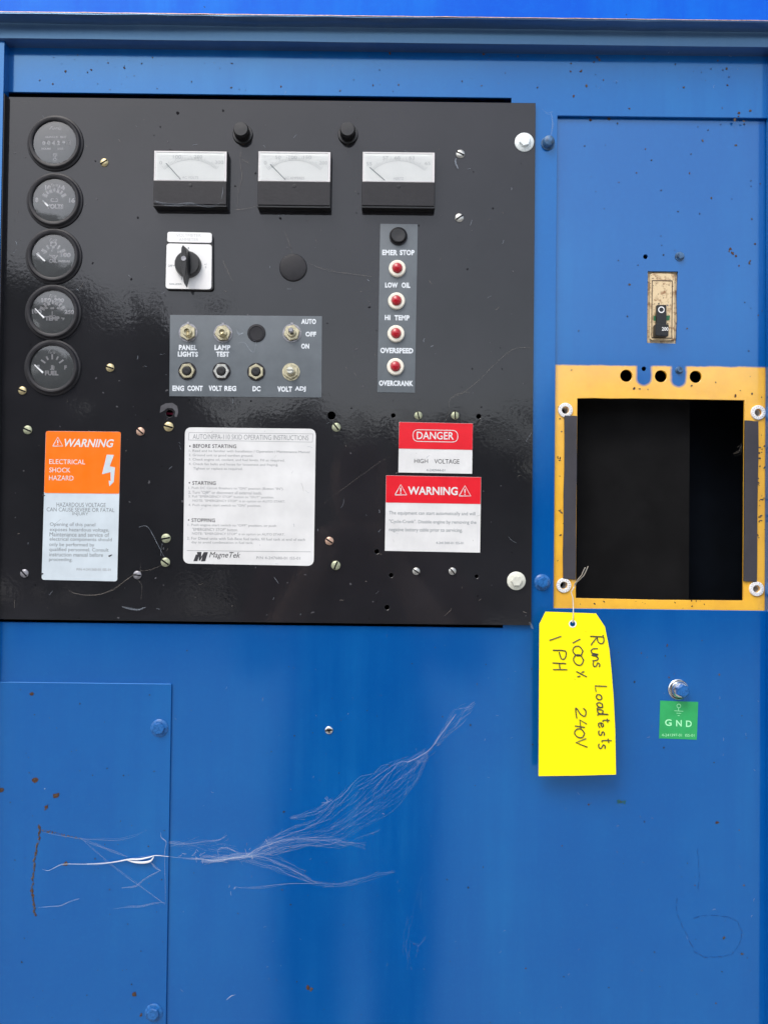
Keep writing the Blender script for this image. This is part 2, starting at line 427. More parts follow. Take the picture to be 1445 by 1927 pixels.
# roof edge: profile swept along x (depth, photo row at mid width)
prof = [(0.0, 98), (0.0135, 83), (0.0150, 80), (0.0155, 66), (0.0170, 55), (0.0175, 52.5), (0.0295, 34.5), (0.0300, 33.2), (0.0298, 31.3)]
xs = [X0 - 0.01 + (X1 - X0 + 0.02) * i / 60 for i in range(61)]
def sweep(pr, name, mat, back=None, wob=0.0):
    v, f = [], []; n = len(pr)
    for i, x in enumerate(xs):
        for k_, (d, z) in enumerate(pr):
            wv = wob * (noise.noise(Vector((x*22, k_*0.3, 1))) ) * (1 if k_ > 4 else 0.3)
            v.append((x, -d - wv*0.5, z + wv))
    for i in range(len(xs) - 1):
        for k_ in range(n - 1): f.append((i*n+k_, (i+1)*n+k_, (i+1)*n+k_+1, i*n+k_+1))
    return MB().add(v, f).build(name, enc, mat, angle=50)
pz = [(d, P(722, y, d).z) for d, y in prof]
sweep(pz, 'roof_edge', 'edge_paint', wob=0.0007)
zr = pz[-1][1]
lid = [(0.0299, zr + 0.0005)] + [(0.0299 - 0.006 * t - 0.9 * max(0, t - 0.5) ** 1.5 * 0.9, zr + 0.0006 + 0.16 * math.sin(min(1, t) * 1.4)) for t in [i / 14 for i in range(1, 15)]]
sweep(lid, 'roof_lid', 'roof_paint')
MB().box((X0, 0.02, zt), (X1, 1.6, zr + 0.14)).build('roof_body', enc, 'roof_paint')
# pinkish highlight along the roof edge, painted as a thin coloured line
MB().line([unP(x, zr + 0.0002 + 0.0004 * noise.noise(Vector((x*60, 0, 0))), 0.0304) for x in xs], 1.1, 0.0304).build('edge_highlight_line', enc, 'copper')

def splat(mb, px, py, r, d, el=1.0, ang=0.0, n=7, jit=0.45):
    c = P(px, py, d); vs = [c + Vector((0, -0.00015, 0))]
    for i in range(n):
        a = 2*math.pi*i/n; rr = r * S * (1 + random.uniform(-jit, jit)); x, z = rr*math.cos(a)*el, rr*math.sin(a)
        vs.append(c + Vector((x*math.cos(ang) - z*math.sin(ang), 0, x*math.sin(ang) + z*math.cos(ang))))
    mb.add(vs, [(0, i+1, (i+1) % n + 1) for i in range(n)])
rs = MB()
for px, py, r, dk in [(1123,108,5,1),(1127,112,4,0),(1093,134,4,1),(1117,117,2.5,1),(1103,161,3.5,0),(1079,181,3,1),(1286,164,3.2,0),(1367,129,3,0),(1368,160,2.6,1),(1411,208,4.5,0),(1390,213,3.4,1),(1389,219,3,1),(1382,226,4,0),(1399,228,3,0),(1358,203,2.6,0),
        (1144,222,0.1,0),(750,159,3,0),(733,100,3,1),(910,102,4,1),(1184,204,2,1),(1073,134,2.5,1),(1135,150,2,1),(1074,119,2,0),(974,106,2,0),(1211,110,2,1),(1350,114,2,1),(906,161,2,0),(124,134,2.6,1),(172,131,3,1),(100,158,2.6,1),(235,128,2.2,1),(204,118,1.8,1),(436,119,2.2,1),(529,163,2.2,1),(702,160,2.4,1),(102,108,1.6,1),(288,108,2,0),
        (1349,1548,4,1),(1361,1765,4.2,0),(1395,1795,3,0),(1346,1888,3.4,0),(1307,1666,2.6,1),(1399,1666,2.4,0),(1107,1514,2,1),(989,1822,3,1),(1168,1509,2,1),(1390,1562,2,1),(1057,1592,2.5,1),(580,1858,7,1),(586,1862,4,0),(1258,1275,1.8,1),(1353,1270,2.5,0),(1206,1229,2,1),(1255,1214,2.6,1),(1254,1216,1.6,1),(1320,1205,1.6,1)]:
    rs.mat('rust' if dk else 'rust_light'); splat(rs, px, py, r * 0.66, 0.0003, random.uniform(0.7, 1.5), random.random()*3)
for i in range(150):
    px, py = random.uniform(330, 1430), random.uniform(1200, 1925)
    if random.random() < 0.4: px, py = random.uniform(30, 1430), random.uniform(100, 172)
    rs.mat(random.choice(['speck', 'stain', 'speck'])); splat(rs, px, py, random.uniform(0.5, 1.6), 0.0003, random.uniform(0.6, 1.6), random.random()*3)
rs.build('rust_spots', enc, kind='stuff')
fb = MB()
for i in range(150):
    px, py = (random.uniform(330, 1430), random.uniform(1190, 1920)) if random.random() < .75 else (random.uniform(30, 1430), random.uniform(100, 172))
    a = random.uniform(0, 6.28); l_ = random.uniform(1.2, 6); fb.mat(random.choice(['web', 'web_dirty']))
    fb.tube([P(px, py, 0.0004), P(px + math.cos(a)*l_*.5, py + math.sin(a)*l_*.5, 0.0005), P(px + math.cos(a + .4)*l_, py + math.sin(a + .4)*l_, 0.0004)], random.uniform(0.00005, 0.00014), 3)
fb.build('dust_fibres', enc, kind='stuff')
# dried tide line and smear on the lower right
st = MB().mat('tide_mark')
def wig(pts, n=5, a=1.2):
    r_ = []
    for i in range(len(pts)-1):
        for k_ in range(n):
            t = k_/n; x = pts[i][0]*(1-t)+pts[i+1][0]*t; y = pts[i][1]*(1-t)+pts[i+1][1]*t
            r_.append((x + a*noise.noise(Vector((x*.09, y*.09, 3))), y + a*noise.noise(Vector((x*.09, y*.09, 9)))))
    return r_ + [pts[-1]]
for i, (a_, w_) in enumerate(((([(1272,1690),(1273,1720),(1288,1752),(1306,1790),(1322,1801),(1350,1802),(1375,1797),(1390,1778),(1396,1752),(1386,1734),(1370,1725),(1330,1722),(1300,1728)]), 1.3), ([(1312,1595),(1315,1640),(1314,1680)], 1.0))):
    p_ = wig(a_, 6, 3)
    for k_ in range(0, len(p_) - 2, 3): st.line(p_[k_:k_+3], w_ * random.uniform(0.4, 1.2), 0.0003)
st.mat('green_stain')
for i in range(9): splat(st, 1168 + random.uniform(-7, 9), 1509 + random.uniform(-4, 4), random.uniform(1, 2.6), 0.0002, 1.6)
st.build('dried_stain', enc, kind='stuff')

# ------------------------------------------------------------------ shared small hardware
def mesh_of(mb, name):
    o = mb.build(name, None); me = o.data; bpy.data.objects.remove(o); return me
def screw_mesh(mat, r, slot=True, cross=False):
    m = MB().mat(mat); c = Vector((0,0,0)); h = r * 0.42; sl = r * 0.17
    m.lathe([(r, 0), (r, h*0.35), (r*0.86, h*0.72), (r*0.55, h*0.93), (0.0001, h)], c, 24)
    if slot:
        m.mat('dark_void'); m.box((-r*0.93, -h*1.03, -sl), (r*0.93, -h*0.55, sl)); 
        if cross: m.box((-sl, -h*1.05, -r*0.6), (sl, -h*0.5, r*0.6))
        m.mat(mat)
    return mesh_of(m, 'screw_' + mat)
SCR = {k_: screw_mesh(k_, 0.0043) for k_ in ('brass', 'brass_green', 'copper', 'dull_steel', 'zinc', 'chrome')}
def flange_bolt(parent, px, py, d, rpx, mat, hexr, hpx=7, rot=0.3, **kw):
    c = P(px, py, d); r = rpx * S; m = MB().mat(mat); hr = hexr * S; H = hpx * S
    m.lathe([(r, 0), (r, H*0.14), (r*0.93, H*0.24), (hr*1.05, H*0.42), (hr*0.9, H*0.45)], c, 40)
    m.hexa(hr, H*0.40, H, c, rot)
    m.lathe([(hr*0.62, H*0.99), (hr*0.55, H*0.93), (0.0001, H*0.93)], c, 24)
    return m.build('flange_bolt', parent, **kw)

# ================================================================== BLACK CONTROL PANEL
pan = thing('control_panel', P(500, 1170, DP), 'glossy black steel instrument panel bolted over the cabinet opening', 'panel')
holes = [(624,782,7.5,1),(740,782,4,1),(900.5,783.6,4.5,1),(709,1038,4.5,1),(736,1082.5,4.2,1),(896.5,1084.8,3.6,1),(728,1143,4.6,1),(319.5,778,6.8,1)]
xpl = XL + 0.0006; zt_, zb_ = P(960, 193, DP).z, P(960, 1176.5, DP).z
xr_ = P(1003.5, 690, DP).x
pc = [unP(xpl, zt_, DP), unP(xr_, zt_, DP), unP(xr_, zb_, DP), unP(xpl, zb_, DP)]
ph = [circ(h[0], h[1], h[2]) for h in holes]
MB().plate([pc] + ph, DP - 0.003, DP, 0.8).build('panel_plate', pan, 'black_enamel')
# flange of the plate turned up against the left jamb
MB().box((xpl, -0.0105, zb_), (xpl - 0.0005 + 0.0012, -DP + 0.0001, zt_)).build('side_flange', pan, 'satin_black')
# bottom lip, turned back
MB().box((xpl, 0.006, zb_ - 0.0005), (xr_ - 0.03, -DP + 0.0028, zb_ + 0.002)).build('bottom_lip', pan, 'satin_black')
for px, py, m_, a, s_ in [(197,306,'brass',-.6,1),(866,290,'zinc',.45,1.05),(864,410,'zinc',-.6,1.05),(208,692,'brass',.3,1),(43,735,'brass',.35,1),(53,809,'brass_green',.4,1.05),(265,812,'copper',.7,1),
        (318,803,'brass',.25,1.15),(633,804,'brass_green',.9,1.05),(787,782,'brass_green',1.3,.95),(856,782,'brass_green',1.5,.95),(47,1079,'dull_steel',.8,1),(259,1082,'dull_steel',.1,1),(313,1013,'brass_green',-.2,1.1),
        (312,1058,'brass_green',.6,1.1),(620,1018,'copper',.6,1.0),(632,1064,'brass_green',-1.2,1.1),(783,1075,'zinc',.6,.9),(851,1075,'zinc',.9,.9)]:
    shared('screw', SCR[m_], P(px, py, DP), pan, a, s_)
flange_bolt(pan, 986, 268, DP, 18, 'white_bolt', 11, 9, 0.25)
flange_bolt(pan, 971, 1093, DP, 17.3, 'cream_bolt', 10.5, 8, 0.0)
# worn patch of paint and red wire end behind the small hole
wp = MB().mat('worn_patch')
arc = [(301,777),(303,764),(312,759),(325,758),(334,764),(336,776),(333,785)]
inner = [(329,784),(330,774),(325,768),(315,768),(309,773)]
wp.plate([rnd(arc + inner, 1.5, 3)], DP, DP + 0.0003); wp.build('worn_patch', pan)
MB().mat('red_wire').tube([P(308, 778, -0.004), P(332, 779, -0.004)], 0.0014, 8).build('red_wire', pan)
ds = MB()
for i in range(260):
    px, py = random.uniform(25, 995), random.uniform(200, 1165); z_ = random.random()
    ds.mat('stain' if z_ < 0 else ('dark_void' if z_ < 0.55 else 'worn_patch' if z_ < 0.9 else 'web_dirty'))
    splat(ds, px, py, random.uniform(0.5, 1.9) * (0.55 if z_ > 0.9 else 1), DP + 0.00015, random.uniform(0.6, 1.8), random.random()*3)
for px, py, r in [(335,212,3.2),(420,208,2),(528,411,3),(260,410,3),(770,610,2.5),(1,1,0)]:
    ds.mat('dark_void'); splat(ds, px, py, r, DP + 0.00015)
ds.build('dirt_specks', pan, kind='stuff')

fb = MB()
for i in range(170):
    px, py = random.uniform(25, 990), random.uniform(200, 1160); a = random.uniform(0, 6.28); l_ = random.uniform(1.5, 9) * (1 if random.random() < .85 else 2.2); bnd = random.gauss(0, .35)
    fb.mat(random.choice(['web', 'web_dirty'])); pts = [(px + math.cos(a + bnd*t)*l_*t, py + math.sin(a + bnd*t)*l_*t) for t in (0, .35, .7, 1)]
    fb.tube([P(x, y, DP + 0.0004) for x, y in pts], random.uniform(0.00006, 0.00018), 3)
fb.build('dust_fibres', pan, kind='stuff')

# ------------------------------------------------------------------ round gauges
def ring_profile(ro, rm, ri):
    return [(ro, 0), (ro, 0.0009), (ro*0.985, 0.0015), (rm*1.03, 0.0019), (rm, 0.0040), (rm*0.97, 0.0046), (ri*1.07, 0.0046), (ri*1.02, 0.0040), (ri, 0.0012)]
def polar(cx, cy, ang, r): a = R(ang); return cx + r*math.sin(a), cy - r*math.cos(a)
def gauge(cx, cy, label, draw, needle=None):
    c = P(cx, cy, DP); t = thing('gauge', c, label, 'gauge', 'round gauges in a column on the left')
    ro, rm, ri = 53*S, 48*S, 40.5*S
    MB().lathe(ring_profile(ro, rm, ri), c, 72, close=False).build('bezel', t, 'satin_black')
    MB().lathe([(ri*1.05, 0.0003), (ri*1.03, 0.0012), (0.0001, 0.0012)], c, 64).build('dial', t, 'dial_grey')
    d = DP + 0.0013; m = MB().mat('dial_ink'); draw(m, cx - 1.5, cy - 1.5, d); m.build('dial_markings', t, kind='stuff')
    if needle:
        n = MB().mat('white_ink'); (x0, y0), (x1, y1) = needle
        a_, b_ = P(x0, y0, d + 0.0009), P(x1, y1, d + 0.0009); n.tube([a_, b_], 0.0006, 6, [0.0008, 0.0014]); n.build('needle', t)
    MB().lathe([(ri*1.02, 0.0026), (ri*0.9, 0.0028), (ri*0.5, 0.0031), (0.0001, 0.0032)], c, 48).build('glass', t, 'dial_glass', recalc=False)
    return t
def brand(m, x, y, d, w_=8): m.text('Faria', x - w_, y - 2.2, x + w_, y + 2.2, d, 0.0, 0.4)
def g_hours(m, x, y, d):
    brand(m, x + 1, y - 28, d, 10); m.text('QUARTZ', x - 17, y - 12.5, x + 4, y - 9.5, d, 0.05); m.text('TIME', x + 10, y - 12.5, x + 20, y - 9.5, d, 0.05)
    for i, ch in enumerate('004297'):
        xx = x - 21 + i * 9.3
        if i < 5: m.mat('needle_ink').line([(xx - 4, y), (xx + 4, y)], 9.5, d - 0.0001)
        else: m.mat('dial_ink').line([(xx - 4, y), (xx + 5, y)], 9.5, d - 0.0001)
        m.mat('dial_ink' if i < 5 else 'black_ink').text(ch, xx - 2.6, y - 3.2, xx + 2.6, y + 3.2, d + 0.0001, 0.06)
    m.mat('dial_ink').text('HOURS', x - 24, y + 9.5, x - 9, y + 12.5, d, 0.05); m.text('1/10', x + 6, y + 9.5, x + 15, y + 12.5, d, 0.05)
    m.line([(x - 4, y + 21), (x + 4, y + 21)], 2.2, d); m.line([(x - 4, y + 33), (x + 4, y + 33)], 2.2, d)
    m.line([(x - 4, y + 21), (x + 4, y + 33)], 2.2, d); m.line([(x + 4, y + 21), (x - 4, y + 33)], 2.2, d)
def ticks(m, x, y, d, major, minor=(), r0=23, r1=31, yc=7, wa=5.2, wb=3.4):
    for a in major:
        m.line([polar(x, y + yc, a, r0), polar(x, y + yc, a, r1)], wa, d)
    for a in minor:
        m.line([polar(x, y + yc, a, r0 + 1), polar(x, y + yc, a, r1 - 1.5)], wb, d)
def g_volts(m, x, y, d):
    brand(m, x, y - 29, d, 6); ticks(m, x, y, d, (-62, -22, 22, 62), (-42, 0, 42), 15, 25, 0)
    for s_, u, v in (('8', -33, -1), ('10', -12, -24), ('14', 14, -24), ('16', 33, 0)):
        m.text(s_, x+u-5 if len(s_) > 1 else x+u-2.5, y+v-3.6, x+u+5 if len(s_) > 1 else x+u+2.5, y+v+3.6, d, 0.06)
    m.line([(x-6, y+2), (x+6, y+2), (x+6, y-3)], 1.8, d); m.line([(x-6, y+2), (x-6, y-3), (x-1, y-3)], 1.8, d); m.line([(x+2, y-3), (x+6, y-3)], 1.8, d)
    m.text('VOLTS', x - 13, y + 8, x + 15, y + 15, d, 0.06)
def g_oil(m, x, y, d):
    brand(m, x, y - 30, d, 6); m.text('50', x - 5, y - 26, x + 6, y - 19, d, 0.06)
    ticks(m, x, y, d, (-62, 0, 62), (-32, 32), 14, 25, 0)
    m.text('0', x - 31, y - 6, x - 26, y + 1, d, 0.06); m.text('100', x + 15, y - 5, x + 32, y + 1.5, d, 0.06)
    for s_, u, v in (('2', -17, -7), ('4', -3, -10), ('6', 9, -8)): m.text(s_, x+u-1.4, y+v-2, x+u+1.4, y+v+2, d, 0.05)
    m.line([(x-8, y-2), (x-3, y), (x-1, y+4), (x+4, y+4), (x+8, y-1)], 2.4, d); m.line([(x-3, y), (x+4, y)], 2.4, d)
    m.text('OIL', x - 7, y + 6.5, x + 7, y + 12.5, d, 0.06); m.text('PRESSURE', x + 11, y + 8.5, x + 30, y + 11.5, d, 0.05)
def g_temp(m, x, y, d):
    brand(m, x, y - 30, d, 6)
    for s_, u, v in (('100', -30, -1), ('150', -12, -22), ('200', 12, -22), ('250', 31, 0)): m.text(s_, x+u-8, y+v-3.2, x+u+8, y+v+3.2, d, 0.06)
    ticks(m, x, y, d, (-66, -24, 22, 62), (-44, 0, 42), 16, 26, 2)
    for u in (-13, -1, 11): m.text('60', x+u-3, y - 9, x+u+3, y - 5.5, d, 0.06)
    m.line([(x-1, y-1), (x-1, y+6)], 2.0, d); m.line([(x-7, y+7), (x+5, y+7)], 1.2, d)
    m.text('TEMP', x - 13, y + 9, x + 11, y + 15.5, d, 0.06); m.text('°F', x + 16, y + 11, x + 22, y + 15, d, 0.06)
def g_fuel(m, x, y, d):
    brand(m, x - 1, y - 28, d, 6); ticks(m, x, y, d, (-54, 0, 54), (-27, 27), 16, 26, 2, 3.2)
    m.text('E', x - 28, y - 3, x - 24, y + 3, d, 0.06); m.text('F', x + 23, y - 2, x + 27, y + 4, d, 0.06)
    m.line([(x, y-3.5), (x, y+3.5)], 4.5, d); m.line([(x-4, y+4.5), (x+4, y+4.5)], 2.2, d); m.line([(x+3.5, y-2), (x+3.5, y+3)], 1.2, d)
    m.text('FUEL', x - 12, y + 8, x + 10, y + 15, d, 0.06)
gauge(105.5, 270.5, 'round hour meter with a row of digits at the top of the gauge column', g_hours)
gauge(104.5, 378.5, 'round VOLTS gauge, second from the top of the gauge column', g_volts, ((80.5, 377), (92, 388.5)))
gauge(102.5, 483, 'round OIL pressure gauge in the middle of the gauge column', g_oil, ((70, 477), (86, 492)))
gauge(101.5, 588.5, 'round TEMP gauge reading from 100 to 250 in the gauge column', g_temp, ((67, 581), (84.5, 598.5)))
gauge(100.5, 692, 'round FUEL gauge at the bottom of the gauge column', g_fuel, ((66, 686.5), (82.5, 702)))

# ------------------------------------------------------------------ rectangular meters
def meter(x0, y0, x1, ym, y1, label, nums, unit, needle):
    H = 0.0105; d = DP + H; t = thing('panel_meter', P((x0+x1)/2, y1, DP), label, 'meter', 'rectangular analog meters in a row')
    q = q4(x0, y0, x1, y1, d); MB().plate([rnd(q, 2)], DP, d - 0.0006, 0.8).build('case', t, 'black_plastic')
    ql = q4(x0 + 0.6, ym + 0.6, x1 - 2, y1 - 5, d); MB().plate([rnd(ql, 1)], d - 0.0006, d + 0.0006, 0.6).build('lower_cover', t, 'satin_black')
    qf = q4(x0 + 1.5, y0 + 1.5, x1 - 1.5, ym, d); qi = q4(x0 + 4.5, y0 + 4, x1 - 5.5, ym - 2, d)
    MB().plate([qf, qi], d - 0.0006, d + 0.0003, 0.5).build('window_frame', t, 'meter_frame')
    qc = q4(x0 + 3, y0 + 3, x1 - 4, ym - 1, d); MB().plate([qc], d - 0.0006, d - 0.0002).build('scale_card', t, 'meter_card')
    dd = d + 0.00002; m = MB().mat('faded_ink'); cx = (x0 + x1) / 2; yb = ym + 34
    def pt(f, r): a = (f - 0.5) * 1.42; return cx + r * math.sin(a), yb - r * math.cos(a)
    for i in range(41):
        f = i / 40; m.line([pt(f, 74), pt(f, 79 if i % 5 else 82)], 0.55, dd)
    m.line([pt(i/30, 74) for i in range(31)], 0.5, dd)
    for s_, f in nums:
        x, y = pt(f, 88); hw = 2.6 * len(s_); y = max(y, y0 + 12); m.text(s_, x - hw, y - 3.2, x + hw, y + 3.2, dd)
    m.mat('faded_ink').text(unit, cx - len(unit)*1.9, ym - 9, cx + len(unit)*1.9, ym - 4.2, dd); m.build('scale_markings', t, kind='stuff')
    (ax, ay), (bx, by) = needle; MB().mat('needle_ink').tube([P(ax, ay, d + 0.0001), P(bx, by, d + 0.0001)], 0.0004, 5).build('needle', t)
    z_ = MB(); c = P(cx, ym + 8, d + 0.0006); z_.lathe([(3.4*S, 0), (3.2*S, 0.0004), (0.0001, 0.0005)], c, 20); z_.box(c + Vector((-0.0015, -0.0007, -0.0003)), c + Vector((0.0015, 0, 0.0003)))
    z_.build('zero_screw', t, 'black_plastic')
    lens = q4(x0 + 4.5, y0 + 4, x1 - 5.5, ym - 2, d); MB().add([P(x_, y_, d + 0.0008) for x_, y_ in lens], [(0, 3, 2, 1)]).build('window_glass', t, 'meter_glass', recalc=False)
    return t
m1 = meter(289, 283, 428, 340.5, 389, 'AC VOLTS analog meter, leftmost of the three rectangular meters', [('0', .02), ('100', .30), ('200', .62), ('300', .97)], 'AC VOLTS', ((313, 307), (340, 337)))
m2 = meter(485, 284, 623, 341.5, 391, 'AC AMPERES analog meter, middle of the three rectangular meters', [('0', .03), ('50', .25), ('100', .48), ('150', .70), ('200', .97)], 'AC AMPERES', ((509, 309), (537, 338)))
m3 = meter(681, 285, 819, 342.5, 392, 'HERTZ analog meter, rightmost of the three rectangular meters', [('55', .02), ('57', .30), ('60', .48), ('63', .70), ('65', .97)], 'HERTZ', ((696, 315), (724, 339)))

# ------------------------------------------------------------------ fuse holders, blanking plug
for x, y, l in ((457.5, 254, 'black fuse holder cap above the gap between left and middle meters'), (655, 254, 'black fuse holder cap above the gap between middle and right meters')):
    c = P(x, y, DP); t = thing('fuse_holder', c, l, 'fuse holder', 'black fuse holders above the meters')
    MB().lathe([(19*S, 0), (19*S, 0.0015), (18*S, 0.0024), (14*S, 0.0026)], c, 32, close=False).build('collar', t, 'black_plastic')
    m = MB(); pr = [(14.0*S, 0.0020), (13.6*S, 0.0120), (12.4*S, 0.0132), (0.0001, 0.0134)]; vs = []
    m.lathe(pr, c, 36)
    for i in range(24):
        a = 2*math.pi*i/24; q = c + Vector((math.cos(a), 0, math.sin(a))) * 13.9 * S; m.box(q + Vector((-0.0003, -0.0025, -0.0003)), q + Vector((0.0003, -0.0115, 0.0003)))
    m.build('cap', t, 'black_plastic')
c = P(552, 504, DP)
MB().lathe([(26*S, 0), (26*S, 0.0008), (24.5*S, 0.0017), (20*S, 0.0021), (0.0001, 0.0022)], c, 48).build('hole_plug', None, 'satin_black', origin=c, label='flat round black blanking plug between the selector switch and the lamp strip', category='plug')

# ------------------------------------------------------------------ selector switch
c = P(356, 502, DP); t = thing('selector_switch', c, 'white selector switch plate with black pointer knob, marked VOLTMETER AMMETER', 'switch')
d = DP + 0.0040
MB().plate([rnd([(314,439),(401,440),(402,547),(311,545)], 8)], DP, d - 0.0009, 0.8).build('backing', t, 'black_plastic')
MB().plate([rnd([(315.5,436),(399,438),(399,457),(315,455.5)], 5)], d - 0.0009, d, 0.4).build('name_strip', t, 'white_plastic')
MB().plate([rnd([(314,458),(399,460),(398,544.5),(312,543)], 6)], d - 0.0009, d, 0.4).build('face_plate', t, 'white_plastic')
m = MB().mat('faded_ink'); dd = d + 0.00005
m.text('VOLTMETER', 332, 439.8, 379, 446, dd, 0); m.text('AMMETER', 337, 448, 374, 453.5, dd, 0)
m.mat('needle_ink').text('OFF', 316.5, 498, 325.5, 502.5, dd, 0.02); m.line([(326.5, 500), (329, 500)], 1.1, dd)
m.text('AC', 385, 496, 390, 499, dd); m.text('2', 386, 501, 389, 504.5, dd); m.text('1', 354, 465, 356, 469, dd); m.text('3', 341, 522, 343.5, 526, dd, 0.03); m.text('SALZER', 319, 533, 343, 536, dd, 0.02)
m.build('switch_lettering', t, kind='stuff')
kc = P(355, 499, d)
MB().lathe([(24.5*S, 0), (24.5*S, 0.002), (23.5*S, 0.0055), (22*S, 0.0068), (0.0001, 0.0070)], kc, 48).build('knob_base', t, 'black_plastic')
# pointer grip: a tapered blade standing on the base
hb, ht = 0.0066, 0.0175
bot = [(352,470),(358,475),(361,490),(361.5,510),(358,530),(355,545),(351,530),(347,510),(346.5,490),(348,475)]
vs, fs = [], []
cpx = (354.0, 502.0)
for h, sx_, sy_ in ((hb - 0.001, 1.12, 1.0), (hb + 0.004, 1.0, 0.99), (ht - 0.001, 0.74, 0.95), (ht, 0.60, 0.92)):
    for x, y in bot:
        q = P(cpx[0] + (x-cpx[0])*sx_, cpx[1] + (y-cpx[1])*sy_, d); vs.append((q.x, -(d + h), q.z))
n = len(bot)
for j in range(3):
    for i in range(n): fs.append((j*n+i, j*n+(i+1) % n, (j+1)*n+(i+1) % n, (j+1)*n+i))
fs.append(tuple(3*n + i for i in range(n)))
gr = MB().add(vs, fs).build('pointer_grip', t, 'black_plastic')
gq = P(354, 497, d); gq.y = -(d + ht); MB().lathe([(0.0027, 0), (0.0025, 0.0006), (0.0001, 0.0004)], gq, 12).build('grip_screw', gr, 'dull_steel', origin=ORG[gr.name])

# ------------------------------------------------------------------ legend plates
d = DP + 0.0006
c = P(463, 747, DP); lg = thing('legend_plate', c, 'wide grey legend strip behind the toggle switches, lettered PANEL LIGHTS to VOLT ADJ', 'legend plate')
MB().plate([[(320.5,592.5),(606,595),(605,748),(319,745.5)]], DP, d, 0.3).build('plate', lg, 'legend_grey')
m = MB().mat('legend_ink'); dd = d + 0.0001
for s_, x0, y0, x1, y1 in [('PANEL',337,649,371,659),('LIGHTS',335,661.5,373,671.5),('LAMP',404,649,434,659),('TEST',407,661.5,432,671.5),('AUTO',567,600,595,610),('OFF',575,624,595,633.5),('ON',567,646.5,582,656.5),
        ('ENG',325,725.5,347,736),('CONT',353,725.5,382,736),('VOLT',393,725.5,418,736),('REG',422.5,726,445,736),('DC',475.5,726.5,490.5,736.5),('VOLT',522,727,550,737.5),('ADJ',555,727,575.5,737.5)]:
    m.text(s_, x0, y0, x1, y1, dd, 0.05, sp=1.08)
m.build('lettering', lg, kind='stuff')
c = P(745, 738, DP); lg2 = thing('legend_plate', c, 'narrow upright grey legend strip behind the red lamps, lettered EMER STOP to OVERCRANK', 'legend plate')
MB().plate([[(715.5,421),(786,422),(780.5,739),(710,738)]], DP, d, 0.3).build('plate', lg2, 'legend_grey')
m = MB().mat('legend_ink')
for s_, x0, y0, x1, y1 in [('EMER',719,470,748,480.5),('STOP',752,470,780,480.5),('LOW',724.5,531.5,748.5,541.5),('OIL',755.5,531.5,772,542),('HI',724,592.5,734.5,602.5),('TEMP',742,593,770.5,603),('OVERSPEED',715.5,654.5,777.5,665),('OVERCRANK',713,716,777.5,726.5)]:
    m.text(s_, x0, y0, x1, y1, dd, 0.05, sp=1.08)
m.build('lettering', lg2, kind='stuff')
DL = d
for x, y, l in ((747.5,506,'LOW OIL'),(746,567,'HI TEMP'),(745,628.5,'OVERSPEED'),(744,690.5,'OVERCRANK')):
    c = P(x, y, DL); t = thing('indicator_lamp', c, 'small red indicator lamp in a cream ring just above the word ' + l, 'indicator lamp', 'red indicator lamps in an upright row')
    MB().lathe([(16*S, 0), (16*S, 0.0014), (15.5*S, 0.0024), (14*S, 0.0030), (10*S, 0.0030), (9*S, 0.0020)], c, 40, close=False).build('ring', t, 'lamp_ring')
    MB().lathe([(9.4*S, 0.0010), (9.2*S, 0.0036), (7.5*S, 0.0054), (4*S, 0.0064), (0.0001, 0.0067)], c, 32).build('lens', t, 'red_lens')
# emergency stop: black plug in its ring
c = P(749.5, 445, DL); t = thing('stop_button', c, 'round black button above the words EMER STOP', 'button')
MB().lathe([(17*S, 0), (17*S, 0.0012), (15*S, 0.0020), (14.3*S, 0.0016)], c, 40, close=False).build('collar', t, 'satin_black')
MB().lathe([(14.3*S, 0.0008), (13.6*S, 0.0038), (12*S, 0.0044), (0.0001, 0.0040)], c, 36).build('button_cap', t, 'black_plastic')
c = P(483, 627, DL)
MB().lathe([(17*S, 0), (17*S, 0.0004), (16*S, 0.0010), (13*S, 0.0012), (12*S, 0.0007), (0.0001, 0.0006)], c, 40).build('hole_plug', None, 'satin_black', origin=c, label='round black plug in the legend strip between LAMP TEST and the AUTO OFF ON toggle', category='plug')

def nut(m, c, rpx, h, rot, bore, mat):
    m.mat(mat); r = rpx * S; b_ = bore * S; seg = 6; vs, fs = [], []
    m.lathe([(r, 0.0004), (r, h - 0.0005), (r*0.93, h)], c, 6, rot, close=False)
    # top face ring: hexagon to bore
    n_ = 24
    ho = []
    for i in range(n_):
        a = 2*math.pi*i/n_; aa = ((a - rot) % (math.pi/3)) - math.pi/6; rr = r*0.93*math.cos(math.pi/6)/math.cos(aa)
        ho.append((c[0] + rr*math.cos(a), c[1]-h, c[2] + rr*math.sin(a)))
    hi = [(c[0] + b_*math.cos(2*math.pi*i/n_), c[1]-h, c[2] + b_*math.sin(2*math.pi*i/n_)) for i in range(n_)]
    hd = [(x, c[1]-0.0002, z) for x, y, z in hi]
    m.add(ho + hi + hd, [(i, (i+1) % n_, n_+(i+1) % n_, n_+i) for i in range(n_)] + [(n_+i, n_+(i+1) % n_, 2*n_+(i+1) % n_, 2*n_+i) for i in range(n_)])
def washer(m, c, rpx, h=0.0005): m.lathe([(rpx*S, 0), (rpx*S, h), (rpx*S*0.5, h + 0.00005)], c, 32)
